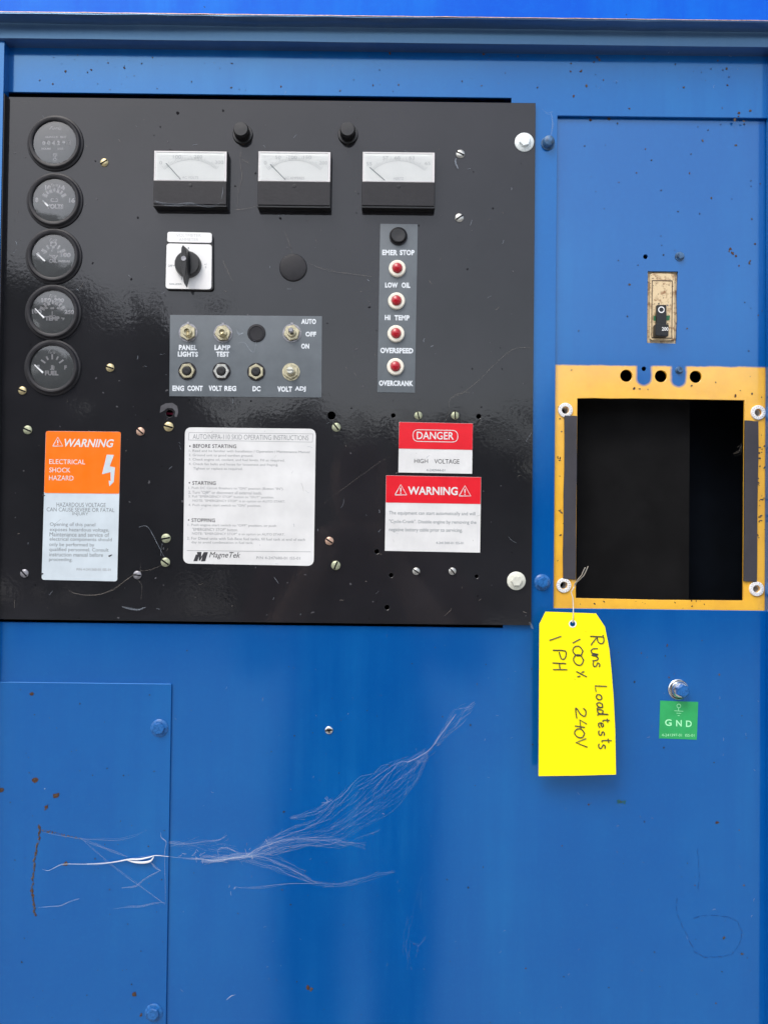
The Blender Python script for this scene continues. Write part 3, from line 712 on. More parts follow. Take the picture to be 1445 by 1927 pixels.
def toggle(x, y, l, mat, tip, lever='brass_nut', rot=math.pi/6, rn=15.5):
    c = P(x, y, DL); t = thing('toggle_switch', c, l, 'toggle switch', 'toggle switches on the legend strip')
    m = MB().mat('dull_steel'); washer(m, c, rn + 2); m.box(c + Vector((-0.0012, -0.0010, rn*S)), c + Vector((0.0012, 0, (rn+4.5)*S))); m.build('washer', t)
    m = MB(); nut(m, c, rn, 0.0030, rot, 8.5, mat); m.build('hex_nut', t)
    m = MB().mat(mat); m.lathe([(8.5*S, 0.0004), (8.5*S, 0.0052), (7.9*S, 0.0056), (5.6*S, 0.0056), (5.2*S, 0.0030), (0.0001, 0.0028)], c, 28)
    m.build('bushing', t)
    q = P(tip[0], tip[1], DL + 0.012); m = MB().mat(lever); a_ = c + Vector((0, -0.003, 0))
    m.tube([a_, a_.lerp(q, 0.5), a_.lerp(q, 0.9), q, q + (q - a_).normalized()*0.0010], 0, 12, [0.0016, 0.0019, 0.0027, 0.0027, 0.0017]); m.build('lever', t)
toggle(354.5, 626, 'brass toggle switch above the words PANEL LIGHTS, lever pointing down', 'brass_nut', (355, 632), 'brass')
toggle(420, 627.5, 'brass toggle switch above the words LAMP TEST', 'brass_nut', (419, 630), 'brass', 0.15)
toggle(549.5, 627, 'toggle switch with dark lever beside the words AUTO OFF ON', 'brass_nut', (547.5, 621), 'dull_steel', 0.25)
for x, y, mt, l, ro in ((353, 698.5, 'brass_nut', 'hex ringed circuit breaker button above the words ENG CONT', 0.1), (417.5, 699, 'zinc', 'steel hex ringed circuit breaker button above the words VOLT REG', 0.0), (482.5, 700, 'brass_nut', 'hex ringed circuit breaker button above the letters DC', 0.52)):
    c = P(x, y, DL); t = thing('breaker_button', c, l, 'breaker button', 'small push breaker buttons on the legend strip')
    m = MB().mat('satin_black'); washer(m, c, 17); m.build('washer', t)
    m = MB(); nut(m, c, 15, 0.0026, ro, 9.2, mt); m.build('hex_nut', t)
    MB().lathe([(8.6*S, 0.0004), (8.4*S, 0.0034), (7.2*S, 0.0044), (3*S, 0.0047), (0.0001, 0.0044)], c, 28).build('button_cap', t, 'black_plastic')
c = P(548, 700, DL); t = thing('voltage_adjuster', c, 'brass adjusting shaft with slotted tip above the words VOLT ADJ', 'adjuster')
m = MB().mat('brass_nut'); washer(m, c, 16.5, 0.0006); m.build('washer', t)
m = MB(); nut(m, c, 14.5, 0.0030, 0.5, 8.5, 'brass_nut'); m.build('hex_nut', t)
m = MB().mat('brass_nut'); m.lathe([(8.5*S, 0.0004), (8.5*S, 0.0054), (7.7*S, 0.0058), (6*S, 0.0058)], c, 28); m.build('bushing', t)
m = MB().mat('cream_bolt'); m.lathe([(6*S, 0.0050), (6*S, 0.0105), (5.4*S, 0.0110), (0.0001, 0.0110)], c, 24); m.mat('dark_void').box(c + Vector((-0.0030, -0.0113, -0.0003)), c + Vector((0.0030, -0.0106, 0.0003))); m.build('shaft', t)

# ------------------------------------------------------------------ stickers
def sticker(name, loc, label, cat): return thing(name, loc, label, cat)
d = DP + 0.0003; dd = d + 0.00025; dt = d + 0.00045
def tri(m, x, y, s_, d_, w_, ink):
    m.mat(ink).line([(x - s_, y + s_*.85), (x, y - s_*.9), (x + s_, y + s_*.85), (x - s_, y + s_*.85)], w_, d_)
    m.line([(x, y - s_*.35), (x, y + s_*.30)], w_*1.2, d_); m.line([(x, y + s_*.45), (x, y + s_*.65)], w_*1.2, d_)
# orange warning
t = sticker('warning_sticker', P(150, 1092, DP), 'tall orange and pale blue WARNING electrical shock hazard sticker under the gauges', 'sticker')
MB().plate([rnd([(87,811),(228,812.5),(221,1094),(79,1091)], 5)], DP, d).build('paper', t, 'label_worn')
MB().plate([rnd([(87.3,811.3),(227.7,812.8)], 0.01, 1)[:0] + rnd([(87.3,811.3),(227.7,812.8),(224.8,929),(83.8,927.6)], 3)], d, dd).build('orange_field', t, 'label_orange')
m = MB(); tri(m, 109.5, 831.5, 9.5, dt, 1.6, 'label_white')
m.mat('label_white').text('WARNING', 122, 826, 215, 841.5, dt, 0.02, 0.25)
m.text('ELECTRICAL', 93.5, 864.5, 161, 873.5, dt, 0.0); m.text('SHOCK', 93.5, 880, 133, 889, dt, 0.0); m.text('HAZARD', 93, 895, 139, 904, dt, 0.0)
bolt_ = [(201.5,855.5),(215,856),(207,877.5),(217,879.5),(214.5,907),(206.5,915),(205,904),(209,905.5),(208.5,888.5),(192.5,892.5)]
m.mat('label_worn').plate([bolt_], dd, dt)
m.mat('soft_ink')
for s_, x0, y0, x1, y1 in [('HAZARDOUS VOLTAGE',107,946,199.5,954),('CAN CAUSE SEVERE OR FATAL',88.5,955.5,216,963),('INJURY',137,964,167,971.5),
        ('Opening of this panel',94.5,983.5,180,992),('exposes hazardous voltage.',94.5,993.5,206,1002),('Maintenance and service of',94,1002,206,1010),('electrical components should',94,1011.5,211,1020),
        ('only be performed by',93.5,1021.5,178,1030),('qualified personnel. Consult',93.5,1031,205,1039.5),('instruction manual before',93.5,1040,194.5,1047.5),('proceeding.',93,1049.5,137,1058)]:
    m.text(s_, x0, y0, x1, y1, d + 0.0001)
m.mat('grey_ink').text('P/N 4-241360-01 ISS-01', 145, 1069.5, 209, 1074, d + 0.0001)
m.build('lettering', t, kind='stuff')
m = MB().mat('black_ink')
for x, y, r in ((80,1080,1.6),(207,1046,2),(83,932,1.3),(210,1044.6,1.2)): splat(m, x, y, r, d + 0.0002, 1.6)
m.build('scuff_marks', t, kind='stuff')
# instruction sheet
t = sticker('instruction_sticker', P(470, 1063, DP), 'large white operating instructions sticker with rounded corners and bold M logo', 'sticker')
MB().plate([rnd([(348.5,804),(594.5,807),(590.5,1065),(345,1060.5)], 13, 6)], DP, d).build('paper', t, 'label_white')
m = MB().mat('grey_ink'); e = d + 0.0001
m.line([(356,814),(589,816.5)], 0.7, e); m.line([(355,828),(588,832)], 0.7, e); m.line([(356,814),(355,828)], 0.7, e); m.line([(589,816.5),(588,832)], 0.7, e)
m.text('AUTO/NFPA-110 SKID OPERATING INSTRUCTIONS', 363, 818, 581, 827.5, e, 0.0)
m.mat('black_ink')
for s_, x0, y0, x1, y1 in [('BEFORE STARTING',363.5,836,445,843),('STARTING',362.5,905.5,406.5,912.5),('STOPPING',361,975.5,405,982.5)]:
    m.text(s_, x0, y0, x1, y1, e, 0.012, sp=1.06)
for x, y in ((357.8,839.5),(357,908.5),(355.5,978.5)): splat(m, x, y, 1.5, e, jit=0.05)
m.mat('grey_ink')
for s_, x0, x1, y in [('1. Read and be familiar with Installation / Operation / Maintenance Manual',356,583,850),('2. Ground unit to good earthen ground.',355.5,477,857.5),('3. Check engine oil, coolant, and fuel levels. Fill as required.',355.5,536,866),
        ('4. Check fan belts and hoses for looseness and fraying.',355.5,524,874.5),('Tighten or replace as required.',364,457,882.5),
        ('1. Push DC Circuit Breakers to "ON" position (Button "IN").',355,534,919.5),('2. Turn "OFF" or disconnect all external loads.',355,493,927),('3. Pull "EMERGENCY STOP" button to "OUT" position.',355,516,935.5),
        ('NOTE: "EMERGENCY STOP" is an option on AUTO START.',363,537,943.5),('4. Push engine start switch to "ON" position.',355,491.5,951.5),
        ('1. Push engine start switch to "OFF" position, or push',354,520,989),('"EMERGENCY STOP" button.',362,448,996.5),('NOTE: "EMERGENCY STOP" is an option on AUTO START.',362,536,1005.5),
        ('2. For Diesel units with Sub-Base fuel tanks, fill fuel tank at end of each',352.5,574,1014.5),('day to avoid condensation in fuel tank.',361,477,1021.5)]:
    m.text(s_, x0, y - 2.9, x1, y + 2.9, e, 0.0)
m.line([(352,1036),(585,1038.5)], 0.8, e); m.text('P/N 4-247680-01 ISS-01', 483, 1047.5, 565, 1052.5, e)
m.mat('black_ink').text('MagneTek', 394, 1039, 452.5, 1052.5, e, 0.0, 0.3)
m.plate([[(371,1038.7),(379.5,1038.7),(379,1048),(384,1038.9),(391.8,1039),(386.5,1056.2),(378.8,1056.2),(381.5,1047),(377,1055),(374.5,1055),(374.5,1047),(372,1056),(364.4,1056),(369,1043.5),(371.8,1043.4)]], d, d + 0.00012)
m.build('lettering', t, kind='stuff')
# danger
t = sticker('danger_sticker', P(819, 890, DP), 'small red and white DANGER HIGH VOLTAGE sticker, upper of the two red ones', 'sticker')
MB().plate([[(751,794),(889.5,797),(888,891.5),(749.5,889)]], DP, d).build('paper', t, 'label_white')
MB().plate([[(751.3,794.3),(889.3,797.3),(888.5,846.5),(750.3,844)]], d, dd).build('red_field', t, 'label_red')
m = MB().mat('label_white').text('DANGER', 784, 812.5, 853.5, 827, dt, 0.01)
m.line(rnd([(777,808.5),(861,810),(861,832),(777,830.5)], 10.5, 8) + [(777, 819)][:0] + rnd([(777,808.5),(861,810),(861,832),(777,830.5)], 10.5, 8)[:1], 1.2, dt)
m.mat('black_ink').text('HIGH', 779.5, 863.5, 805, 871.5, d + 0.0001, 0.0); m.text('VOLTAGE', 817, 864, 864, 872.5, d + 0.0001, 0.0); m.mat('soft_ink').text('4-240944-01', 802, 882.5, 837, 887, d + 0.0001)
m.build('lettering', t, kind='stuff')
# warning red
t = sticker('warning_sticker', P(814, 1039, DP), 'red and white WARNING sticker about automatic starting, below the DANGER sticker', 'sticker')
MB().plate([[(726.5,894.5),(905,898),(903,1040),(724,1036.5)]], DP, d).build('paper', t, 'label_white')
MB().plate([[(726.8,894.8),(904.7,898.3),(903.8,948.5),(726,945.5)]], d, dd).build('red_field', t, 'label_red')
m = MB(); tri(m, 754, 922, 11, dt, 1.7, 'label_white'); tri(m, 874.5, 924, 11, dt, 1.7, 'label_white')
m.mat('label_white').text('WARNING', 767.5, 916, 861, 931.5, dt, 0.025)
m.mat('soft_ink')
for s_, x0, y0, x1, y1 in [('The equipment can start automatically and will',732,962.5,894,971),('"Cycle-Crank". Disable engine by removing the',732,978.5,896,987),('negative battery cable prior to servicing.',732,993.5,870,1002.5)]:
    m.text(s_, x0, y0, x1, y1, d + 0.0001)
m.text('4-241360-01 ISS-01', 820, 1019.5, 872, 1024, d + 0.0001); m.build('lettering', t, kind='stuff')

# ================================================================== RIGHT DOOR with yellow field
DD = -0.0040
door = thing('breaker_door', P(1243, 1146, DD), 'recessed right hand plate painted blue above and yellow around a large opening', 'door')
xa, xb = P(1040, 690, DD).x, P(1452, 690, DD).x
do = [unP(xa, P(1243,212,DD).z, DD), unP(xb, P(1243,212,DD).z, DD), unP(xb, P(1243,1154,DD).z, DD), unP(xa, P(1243,1154,DD).z, DD)]
win = [(1086,749.5),(1118,749),(1150,750),(1190,749.6),(1260,751),(1330,752),(1400.5,753.2),(1400,800),(1398,1130),(1240,1129),(1083,1125.5)]
slot = [(1218.5,510.5),(1275,511),(1273,560),(1274,600),(1271.5,646.5),(1217,645)]
dh = [circ(1214,483,4.2,18), circ(1211,694,4.2,18), circ(1178,707,11.3), circ(1243,708,11.3), circ(1308.5,709,11.3)] + [circ(x, y, 6.5, 20) for x, y in ((1063,772),(1425,776.5),(1060,1101.5),(1422,1108))]
MB().plate([do, win, slot] + dh, DD - 0.003, DD, 0.5).build('door_plate', door, 'door_paint')
for x, y, r in ((1278, 483, 9.5), (1277, 697, 8)):
    c = P(x, y, DD); m = MB().mat('blue_bolt_worn'); m.lathe([(r*S*0.95, 0), (r*S*0.92, 0.0008), (r*S*0.7, 0.001)], c, 24); m.hexa(r*S*0.70, 0.0008, 0.0042, c, 0.4); m.build('hex_bolt', door)
rs = MB()
for px, py, r, dk in [(1111,226,3.5,1),(1145,223,4,0),(1146,224,2.6,1),(1321,264,3.4,0),(1384,273,3.4,0),(1373,468,4,1),(1378,476,4,1),(1384,482,3,1),(1371,472,3,0),(1409,495,4,0),(1411,491,2,1),(1414,412,2.5,0),(1420,459,3,1),(1184,535,2.6,0),(1338,373,2.6,0),(1297,326,2,1),(1197,325,2,1),(1214,280,2,1),(1164,343,1.6,1),(1292,618,3,0),(1430,346,2,1),(1013,363,.1,0),(1390,500,2,1),(1426,593,2,1)]:
    rs.mat('rust' if dk else 'rust_light'); splat(rs, px, py, r*0.68, DD + 0.0003, random.uniform(.7, 1.4), random.random()*3)
for i in range(38):
    rs.mat(random.choice(['speck', 'stain', 'speck'])); splat(rs, random.uniform(1055, 1435), random.uniform(230, 680), random.uniform(0.5, 1.7), DD + 0.0003)
for i in range(46):
    e_ = random.random(); px, py = (random.uniform(1050, 1438), random.choice([random.uniform(692, 745), random.uniform(1130, 1145)])) if e_ < .5 else (random.choice([random.uniform(1048, 1060), random.uniform(1427, 1439)]), random.uniform(700, 1140))
    rs.mat(random.choice(['rust', 'rust_light', 'mud'])); splat(rs, px, py, random.uniform(0.5, 1.9), DD + 0.0003, random.uniform(.5, 2.2), random.random()*3)
for x, y in ((1427,850),(1425,905),(1429,975),(1424,1010),(1431,940)):
    for i in range(5): rs.mat('mud'); splat(rs, x + random.gauss(0, 2.5), y + random.gauss(0, 5), random.uniform(0.5, 1.6), DD + 0.0003, 2)
rs.build('rust_spots', door, kind='stuff')
# behind the opening: a dark board and deeper space
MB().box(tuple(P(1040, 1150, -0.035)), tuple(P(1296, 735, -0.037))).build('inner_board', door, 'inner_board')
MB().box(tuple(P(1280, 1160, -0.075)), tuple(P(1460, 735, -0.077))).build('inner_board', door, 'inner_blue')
G2 = 'white serrated collars at the corners of the opening'
for x, y, l in ((1063,772,'white serrated collar at the top left corner of the black opening'),(1425,776.5,'white serrated collar at the top right corner of the black opening'),(1060,1101.5,'white serrated collar beside the tag wire at bottom left of the opening'),(1422,1108,'white serrated collar at the bottom right corner of the black opening')):
    c = P(x, y, DD); m = MB().mat('silver_ring'); m.lathe([(13.8*S, 0), (13.8*S, 0.0012), (13*S, 0.0018), (7.6*S, 0.0020), (7.0*S, 0.0014), (6.8*S, -0.02)], c, 40, close=False)
    m.mat('dull_steel')
    for i in range(16):
        a = 2*math.pi*i/16; u = Vector((math.cos(a), 0, math.sin(a))); q = c + u*10.6*S + Vector((0, -0.0019, 0)); w_ = Vector((-u.z, 0, u.x))
        m.add([q + w_*0.0002 - u*0.0007, q + w_*0.0002 + u*0.0007, q - w_*0.0002 + u*0.0007, q - w_*0.0002 - u*0.0007, q + Vector((0, -0.0002, 0))], [(0,1,4),(1,2,4),(2,3,4),(3,0,4)])
    m.build('serrated_collar', None, origin=c, label=l, category='collar', group=G2)
for pts, l in (([(1062,782),(1085.5,782),(1083,1091),(1059,1089)], 'dark rubber strip along the left side of the black opening'), ([(1401,791),(1426.5,793),(1423.5,1095),(1399,1094)], 'dark rubber strip along the right side of the black opening')):
    c = P(pts[3][0], pts[3][1], DD); m = MB(); p2 = wig([pts[0], pts[1]], 3, 1) [:-1] + wig([pts[1], pts[2]], 6, 1.2)[:-1] + wig([pts[2], pts[3]], 3, 1)[:-1] + wig([pts[3], pts[0]], 6, 1.2)[:-1]
    m.plate([p2], DD, DD + 0.0022, 0.6).build('rubber_strip', None, 'rubber', origin=c, label=l, category='strip', group='dark strips beside the opening')

# circuit breaker in its slot
t = thing('circuit_breaker', P(1245, 646, DD), 'stained cream circuit breaker with black toggle marked O and 200', 'circuit breaker')
MB().plate([[(1213,505),(1280,505),(1278,652),(1212,652)]], DD - 0.012, DD - 0.0035, 0.5).build('body', t, 'breaker_cream')
MB().plate([rnd([(1222.5,514),(1269,515),(1268,641),(1222,640)], 6)], DD - 0.0035, DD - 0.0008, 0.9).build('raised_face', t, 'breaker_cream')
MB().plate([rnd([(1226,527),(1265,527.5),(1264,637),(1225,636)], 2), rnd([(1227.2,528.2),(1263.8,528.7),(1262.8,635.8),(1226.2,634.8)], 2)], DD - 0.0008, DD - 0.0004).build('face_border', t, 'mud')
MB().plate([[(1229,594.5),(1260,593.5),(1259,602.5),(1229,603.5)]], DD - 0.0008, DD - 0.0004).build('green_flag', t, 'green_tab')
m = MB().mat('black_plastic').plate([rnd([(1235.5,573.5),(1253.5,573.5),(1253.5,612),(1235,612)], 2, 3)], DD - 0.0008, DD + 0.004, 0.5)
tg = m.build('toggle', t)
m = MB().mat('black_plastic').plate([rnd([(1233.5,608.5),(1258.5,610.5),(1257.5,632.5),(1233,631.5)], 2.5, 3)], DD - 0.0008, DD + 0.0085, 0.7); m.build('toggle_tip', tg, origin=ORG[tg.name])
m = MB().mat('white_plastic'); cc = [(1244, 583)]; q = circ(1243.8, 582.8, 5.2, 24); m.line(q + [q[0], q[1]], 2.0, DD + 0.0042)
m.text('200', 1244.5, 615.5, 1257, 622.5, DD + 0.0087, 0.015); m.build('lettering', t, kind='stuff')

# ------------------------------------------------------------------ hardware on the blue
c = P(1030.5, 270, 0)
m = MB().mat('blue_bolt_worn'); m.lathe([(13*S, 0), (13*S, 0.0008), (12*S, 0.0012)], c, 32); m.lathe([(10.8*S, 0.001), (10.6*S, 0.0055), (9*S, 0.0075), (5*S, 0.0085), (0.0001, 0.0088)], c, 32)
m.build('round_head_bolt', enc)
flange_bolt(enc, 1019.5, 1096, 0, 15.5, 'blue_bolt', 11, 9, 0.5)
shared('screw', SCR['chrome'], P(619, 1374, 0), enc, -0.15, 0.95, label='small silver slotted screw on the bare blue sheet')
c = P(1275, 1297, 0); t = thing('ground_bolt', c, 'silver ringed ground bolt with a blue painted head above the GND sticker', 'bolt')
MB().lathe([(19*S, 0), (19*S, 0.0012), (17.5*S, 0.0020), (14.5*S, 0.0018), (13.5*S, 0.0010)], c, 48, close=False).build('washer', t, 'chrome')
MB().lathe([(15.5*S, 0.0005), (15*S, 0.0042), (13*S, 0.0058), (12*S, 0.0060)], c + Vector((0.0008, 0, 0)), 40).build('spring_collar', t, 'chrome')
m = MB().mat('blue_bolt'); m.hexa(12.5*S, 0.0058, 0.0120, c + Vector((0.0012, 0, 0.0004)), 0.6, 0.18); m.build('bolt_head', t)
t = thing('ground_sticker', P(1275, 1391, 0), 'small square green GND sticker with earth symbol below the silver bolt', 'sticker')
MB().plate([[(1241.5,1318.5),(1313,1321),(1310.5,1392),(1239.5,1389.5)]], 0, 0.0003).build('paper', t, 'label_green')
m = MB().mat('green_ink'); e = 0.0004
m.text('G', 1250.5, 1353.5, 1263, 1366, e, 0.02); m.text('N', 1271.5, 1355, 1282, 1367, e, 0.02); m.text('D', 1290, 1356, 1301, 1368, e, 0.02)
q = circ(1276.5, 1328.5, 3.6, 18); m.line(q + q[:2], 0.9, e); m.line([(1276, 1332), (1276, 1337)], 0.9, e); m.line([(1268, 1337.5), (1285, 1338.5)], 0.8, e); m.line([(1272, 1342), (1281, 1342.5)], 0.8, e); m.line([(1274.5, 1346.5), (1278, 1346.7)], 0.9, e)
m.text('4-241397-01  ISS-01', 1244.5, 1381, 1305.5, 1386, e); m.build('lettering', t, kind='stuff')

# ------------------------------------------------------------------ lower left cover
DC = 0.0024
cov = thing('access_cover', P(160, 1925, 0), 'blue access cover bolted on at the lower left of the cabinet', 'cover')
xc = P(318, 1600, DC).x; zc = P(200, 1285.5, DC).z; xcl = XL + 0.001
MB().plate([rnd([unP(xcl, zc, DC), unP(xc, zc, DC), unP(xc, 0.55, DC), unP(xcl, 0.55, DC)], 1.5)], 0.0004, DC, 0.9).build('cover_plate', cov, 'blue_paint')
flange_bolt(cov, 300.5, 1370, DC, 16.5, 'blue_bolt', 11.5, 8, 0.15)
flange_bolt(cov, 290, 1905, DC, 16.5, 'blue_bolt', 11.5, 8, 0.8)
m = MB()
def crust(m, pts, r, d, n=7):
    p_ = wig(pts, n, 2.5)
    for x, y in p_:
        for k_ in range(2):
            c = P(x + random.uniform(-1.5, 1.5), y + random.uniform(-2, 2), d); rr = r * S * random.uniform(0.4, 1.25)
            m.mat(random.choice(['mud', 'mud', 'rust', 'worn_patch', 'rust_light'])); m.lathe([(rr, 0), (rr*0.8, rr*0.5), (0.0001, rr*0.8)], c, 6, random.random()*3, sq=random.uniform(0.8, 1.6))
crust(m, [(75,1552),(76,1572),(69,1598),(64,1624),(63,1652),(61,1678),(64,1700),(67,1722)], 1.7, DC, 9)
crust(m, [(80,1564),(95,1566),(120,1572),(150,1578)], 1.1, DC, 6)
for x, y, r in ((66,1468,4.5),(107,1497,4.5),(103,1499,3),(4,1487,4),(88,1518,3),(86,1523,2),(59,1306,3.4),(253,1872,4),(266,1910,2.5),(60,1675,3.5),(125,1626,4)):
    m.mat('rust'); splat(m, x, y, r, DC + 0.0003, 1.3, random.random())
    m.mat('rust_light'); splat(m, x + 1, y - 1, r*0.5, DC + 0.0006)
for i in range(60):
    m.mat(random.choice(['speck', 'stain', 'speck'])); splat(m, random.uniform(12, 312), random.uniform(1295, 1925), random.uniform(0.5, 1.7), DC + 0.0003)
m.build('crusty_dirt_trail', cov, kind='stuff')

# ================================================================== YELLOW TAG
def tagd(x, y):
    v = max(0.0, min(1.0, (y - 1150) / 310)); u = (x - 1085) / 70
    return 0.017 + 0.005 * v ** 1.2 + 0.0015 * u * v + 0.0015 * math.sin(v * 5)
t = thing('hang_tag', P(1077, 1140, 0.004), 'bright yellow hang tag with handwriting hanging by wire below the opening', 'tag')
outl = [(1026,1151),(1121,1154.5),(1137.5,1179),(1141,1196),(1146,1222),(1150,1262),(1154,1312),(1157,1372),(1158.5,1457.5),(1090,1459.5),(1013,1460.5),(1013.5,1330),(1014.5,1174)]
MB().plate([outl, circ(1077, 1174, 5.2, 20)], 0, 0.0004, 0, mapd=tagd, rows=22).build('card', t, 'tag_yellow')
ey = circ(1077, 1174, 7.2, 24); MB().plate([ey, circ(1077, 1174, 5.0, 24)], 0, 0.0006, 0, mapd=lambda x, y: tagd(x, y) + 0.0003).build('eyelet', t, 'silver_ring')
GL = {'R': [[(0,0),(0.05,1)],[(-.1,.95),(.35,1),(.55,.8),(.4,.55),(.1,.5),(.35,.25),(.65,0)]],
 'u': [[(0,.6),(.02,.2),(.2,0),(.42,.1),(.5,.6),(.5,.2),(.6,0)]], 'n': [[(0,.55),(0,0),(.1,.4),(.3,.58),(.45,.4),(.5,0)]],
 's': [[(.42,.55),(.2,.62),(.05,.45),(.35,.25),(.35,.05),(.1,0),(-.05,.08)]], 'L': [[(.05,1),(0,0),(.55,.03)]],
 'o': [[(.3,.58),(.05,.45),(.05,.1),(.3,0),(.5,.2),(.45,.5),(.25,.58)]], 'a': [[(.48,.55),(.15,.58),(0,.25),(.15,0),(.42,.2),(.48,.55),(.5,.1),(.65,0)]],
 'd': [[(.45,.4),(.15,.55),(0,.2),(.15,0),(.42,.2),(.5,1),(.5,.1),(.62,0)]], 't': [[(.2,.95),(.2,.1),(.35,0)],[(0,.62),(.45,.66)]],
 'e': [[(.02,.3),(.42,.38),(.3,.6),(.05,.45),(.05,.1),(.3,0),(.5,.15)]], '1': [[(0,1),(.12,0)]],
 '0': [[(.35,1),(.05,.7),(.05,.25),(.32,0),(.6,.3),(.6,.75),(.3,1)]], '%': [[(.1,.8),(.2,.5)],[(.62,1),(.1,0)],[(.55,.35),(.62,.05)]],
 '2': [[(0,.75),(.2,1),(.48,.85),(.35,.45),(0,.08),(.15,.0),(.6,.06)]], '4': [[(.28,1),(0,.38),(.62,.44)],[(.50,.80),(.40,-.1)]],
 'V': [[(0,1),(.3,0),(.65,1.05)]], 'P': [[(0,0),(.05,1),(.45,.95),(.5,.65),(.1,.5)]], 'H': [[(0,0),(.05,1)],[(.5,1.05),(.5,0)],[(0,.5),(.52,.52)]], '.': [[(0,.02),(.05,-.05)]]}
def smooth(p, n=4):
    if len(p) < 3: return p
    r_ = []
    for i in range(len(p)-1):
        p0, p1, p2, p3 = [Vector(p[max(0, min(len(p)-1, j))]) for j in (i-1, i, i+1, i+2)]
        for k_ in range(n):
            u = k_/n; q = 0.5*((2*p1) + (p2-p0)*u + (2*p0-5*p1+4*p2-p3)*u*u + (3*p1-p0-3*p2+p3)*u**3); r_.append((q.x, q.y))
    return r_ + [p[-1]]
hw = MB().mat('pen_ink')
def hand(seq):
    for ch, X, Y, su, sv in seq:                # (letter, px of baseline left, px of start, size along the line, size up)
        for st_ in GL[ch]:
            pts = [(X + v*sv + u*2.0, Y + u*su) for u, v in (st_ if ch in '4LHV' else smooth(st_))]
            q = [P(x, y, tagd(x, y) + 0.0003) for x, y in pts]
            hw.tube(q, 0.00062, 5)
def zc_(x, y): return 980 + x/3.107, 1120 + y/3.107
for ch, x, y, su, sv in [('R',404,240,80,78),('u',408,312,66,66),('n',414,352,62,60),('s',420,392,66,62),('L',432,530,62,68),('o',438,580,62,56),('a',440,628,60,58),('d',444,668,58,62),('t',476,722,50,42),('e',450,745,58,50),('s',452,795,62,54),('t',470,838,60,60),('s',452,872,62,62),
        ('1',300,256,200,46),('0',300,296,92,60),('0',304,346,100,60),('%',322,440,60,58),('.',314,490,20,12),
        ('2',318,660,100,60),('4',318,728,90,64),('0',310,780,84,60),('V',318,838,78,62),
        ('1',165,240,200,70),('P',186,322,100,72),('H',184,396,78,78),('.',378,212,12,6)]:
    X, Y = zc_(x, y); hand([(ch, X, Y, su/3.107, sv/3.107)])
hw.build('handwriting', t, kind='stuff')
a0 = P(1076, 1168, 0.0055); wr = MB().mat('wire')
wr.tube([P(1077, 1172, 0.0185), P(1078.2, 1158, 0.0195), P(1078, 1140, 0.016), P(1077.5, 1125, 0.010), P(1074, 1114, 0.003), P(1080, 1104, -0.0008), P(1086, 1093, 0.004)], 0.00060, 6)
wr.tube([P(1080, 1100, 0.001), P(1086, 1091.5, 0.005), P(1094, 1082, 0.011), P(1098, 1073, 0.015), P(1100.5, 1068, 0.017)], 0.00050, 6)
wr.tube([P(1083, 1097, 0.001), P(1090, 1091, 0.006), P(1098, 1083, 0.012), P(1102, 1075, 0.016), P(1106, 1065.5, 0.019)], 0.00050, 6)
wr.build('tag_wire', t)

# ================================================================== COBWEBS
def strands(m, path, n, spread, r, d, drift=0.0, mat='web', taper=True):
    m.mat(mat)
    for s_ in range(n):
        ph1, ph2 = random.uniform(0, 50), random.uniform(0, 50); a = random.uniform(-1, 1)
        pts = smooth(path, 5); L = len(pts); i0 = 0 if s_ == 0 else random.randint(0, L//3); i1 = L if s_ == 0 else random.randint(2*L//3, L)
        q = []
        for i in range(i0, i1):
            f = i/(L-1); x, y = pts[i]; sp = spread * (0.35 + 1.2*math.sin(math.pi*f)) if taper else spread
            wv = noise.noise(Vector((x*0.03, y*0.03, ph1))) * sp + a*sp*0.6
            q.append(P(x + noise.noise(Vector((y*.05, x*.05, ph2)))*sp*0.5, y + wv, d + 0.0015 + drift*math.sin(math.pi*f) + abs(a)*0.001))
        if len(q) > 2: m.tube(q, r * 0.45 * random.uniform(0.5, 1.3), 3)
WK = 0.7
cw = MB()
main = [(80,1635),(92,1638),(110,1629),(124,1626),(165,1626),(207,1623),(242,1616),(294,1609.5),(308,1611)]
strands(cw, main, 4, 1.2, 0.00030, DC, 0.002)
cw.mat('web_solid'); q = [P(x, y, DC + 0.003) for x, y in smooth([(165,1626),(207,1623.5),(242,1617.5),(262,1617),(282,1613),(294,1610),(318,1612)], 6)]
cw.tube(q, 0, 6, [0.0002 + 0.0007*max(0, math.sin(math.pi*min(1, i/(len(q)-1)*1.05)))**2 for i in range(len(q))])
q = [P(x, y, DC + 0.003) for x, y in smooth([(240,1619),(255,1622.5),(272,1623),(284,1620),(290,1612)], 5)]; cw.tube(q, 0, 6, [0.0003 + 0.0009*math.sin(math.pi*i/(len(q)-1)) for i in range(len(q))]); cw.mat('web_solid')
strands(cw, [(80,1566),(145,1577),(221,1580),(250,1574),(277,1562)], 3, 2, 0.00010, DC)
strands(cw, [(152,1577),(207,1624),(256,1661),(311,1701)], 3, 2, 0.00010, DC, 0.002)
strands(cw, [(152,1577),(200,1596),(240,1612)], 5, 3, 0.00008, DC)
strands(cw, [(73,1708),(95,1706),(114,1705),(132,1697),(150,1691)], 4, 1.5, 0.00011, DC)
strands(cw, [(215,1710),(240,1706),(263,1705),(290,1699),(311,1698)], 4, 2, 0.0001, DC)
strands(cw, [(230,1671),(256,1667),(270,1657),(287,1646),(300,1640)], 4, 2, 0.00012, DC)
strands(cw, [(282,1620),(292,1632),(304,1639)], 6, 2, 0.00011, DC)
strands(cw, [(303,1566),(304,1576),(313,1584),(311,1598),(309,1612)], 5, 1.2, 0.00016, DC)
strands(cw, [(311,1590),(311,1640),(312,1702)], 4, 2, 0.00008, DC)
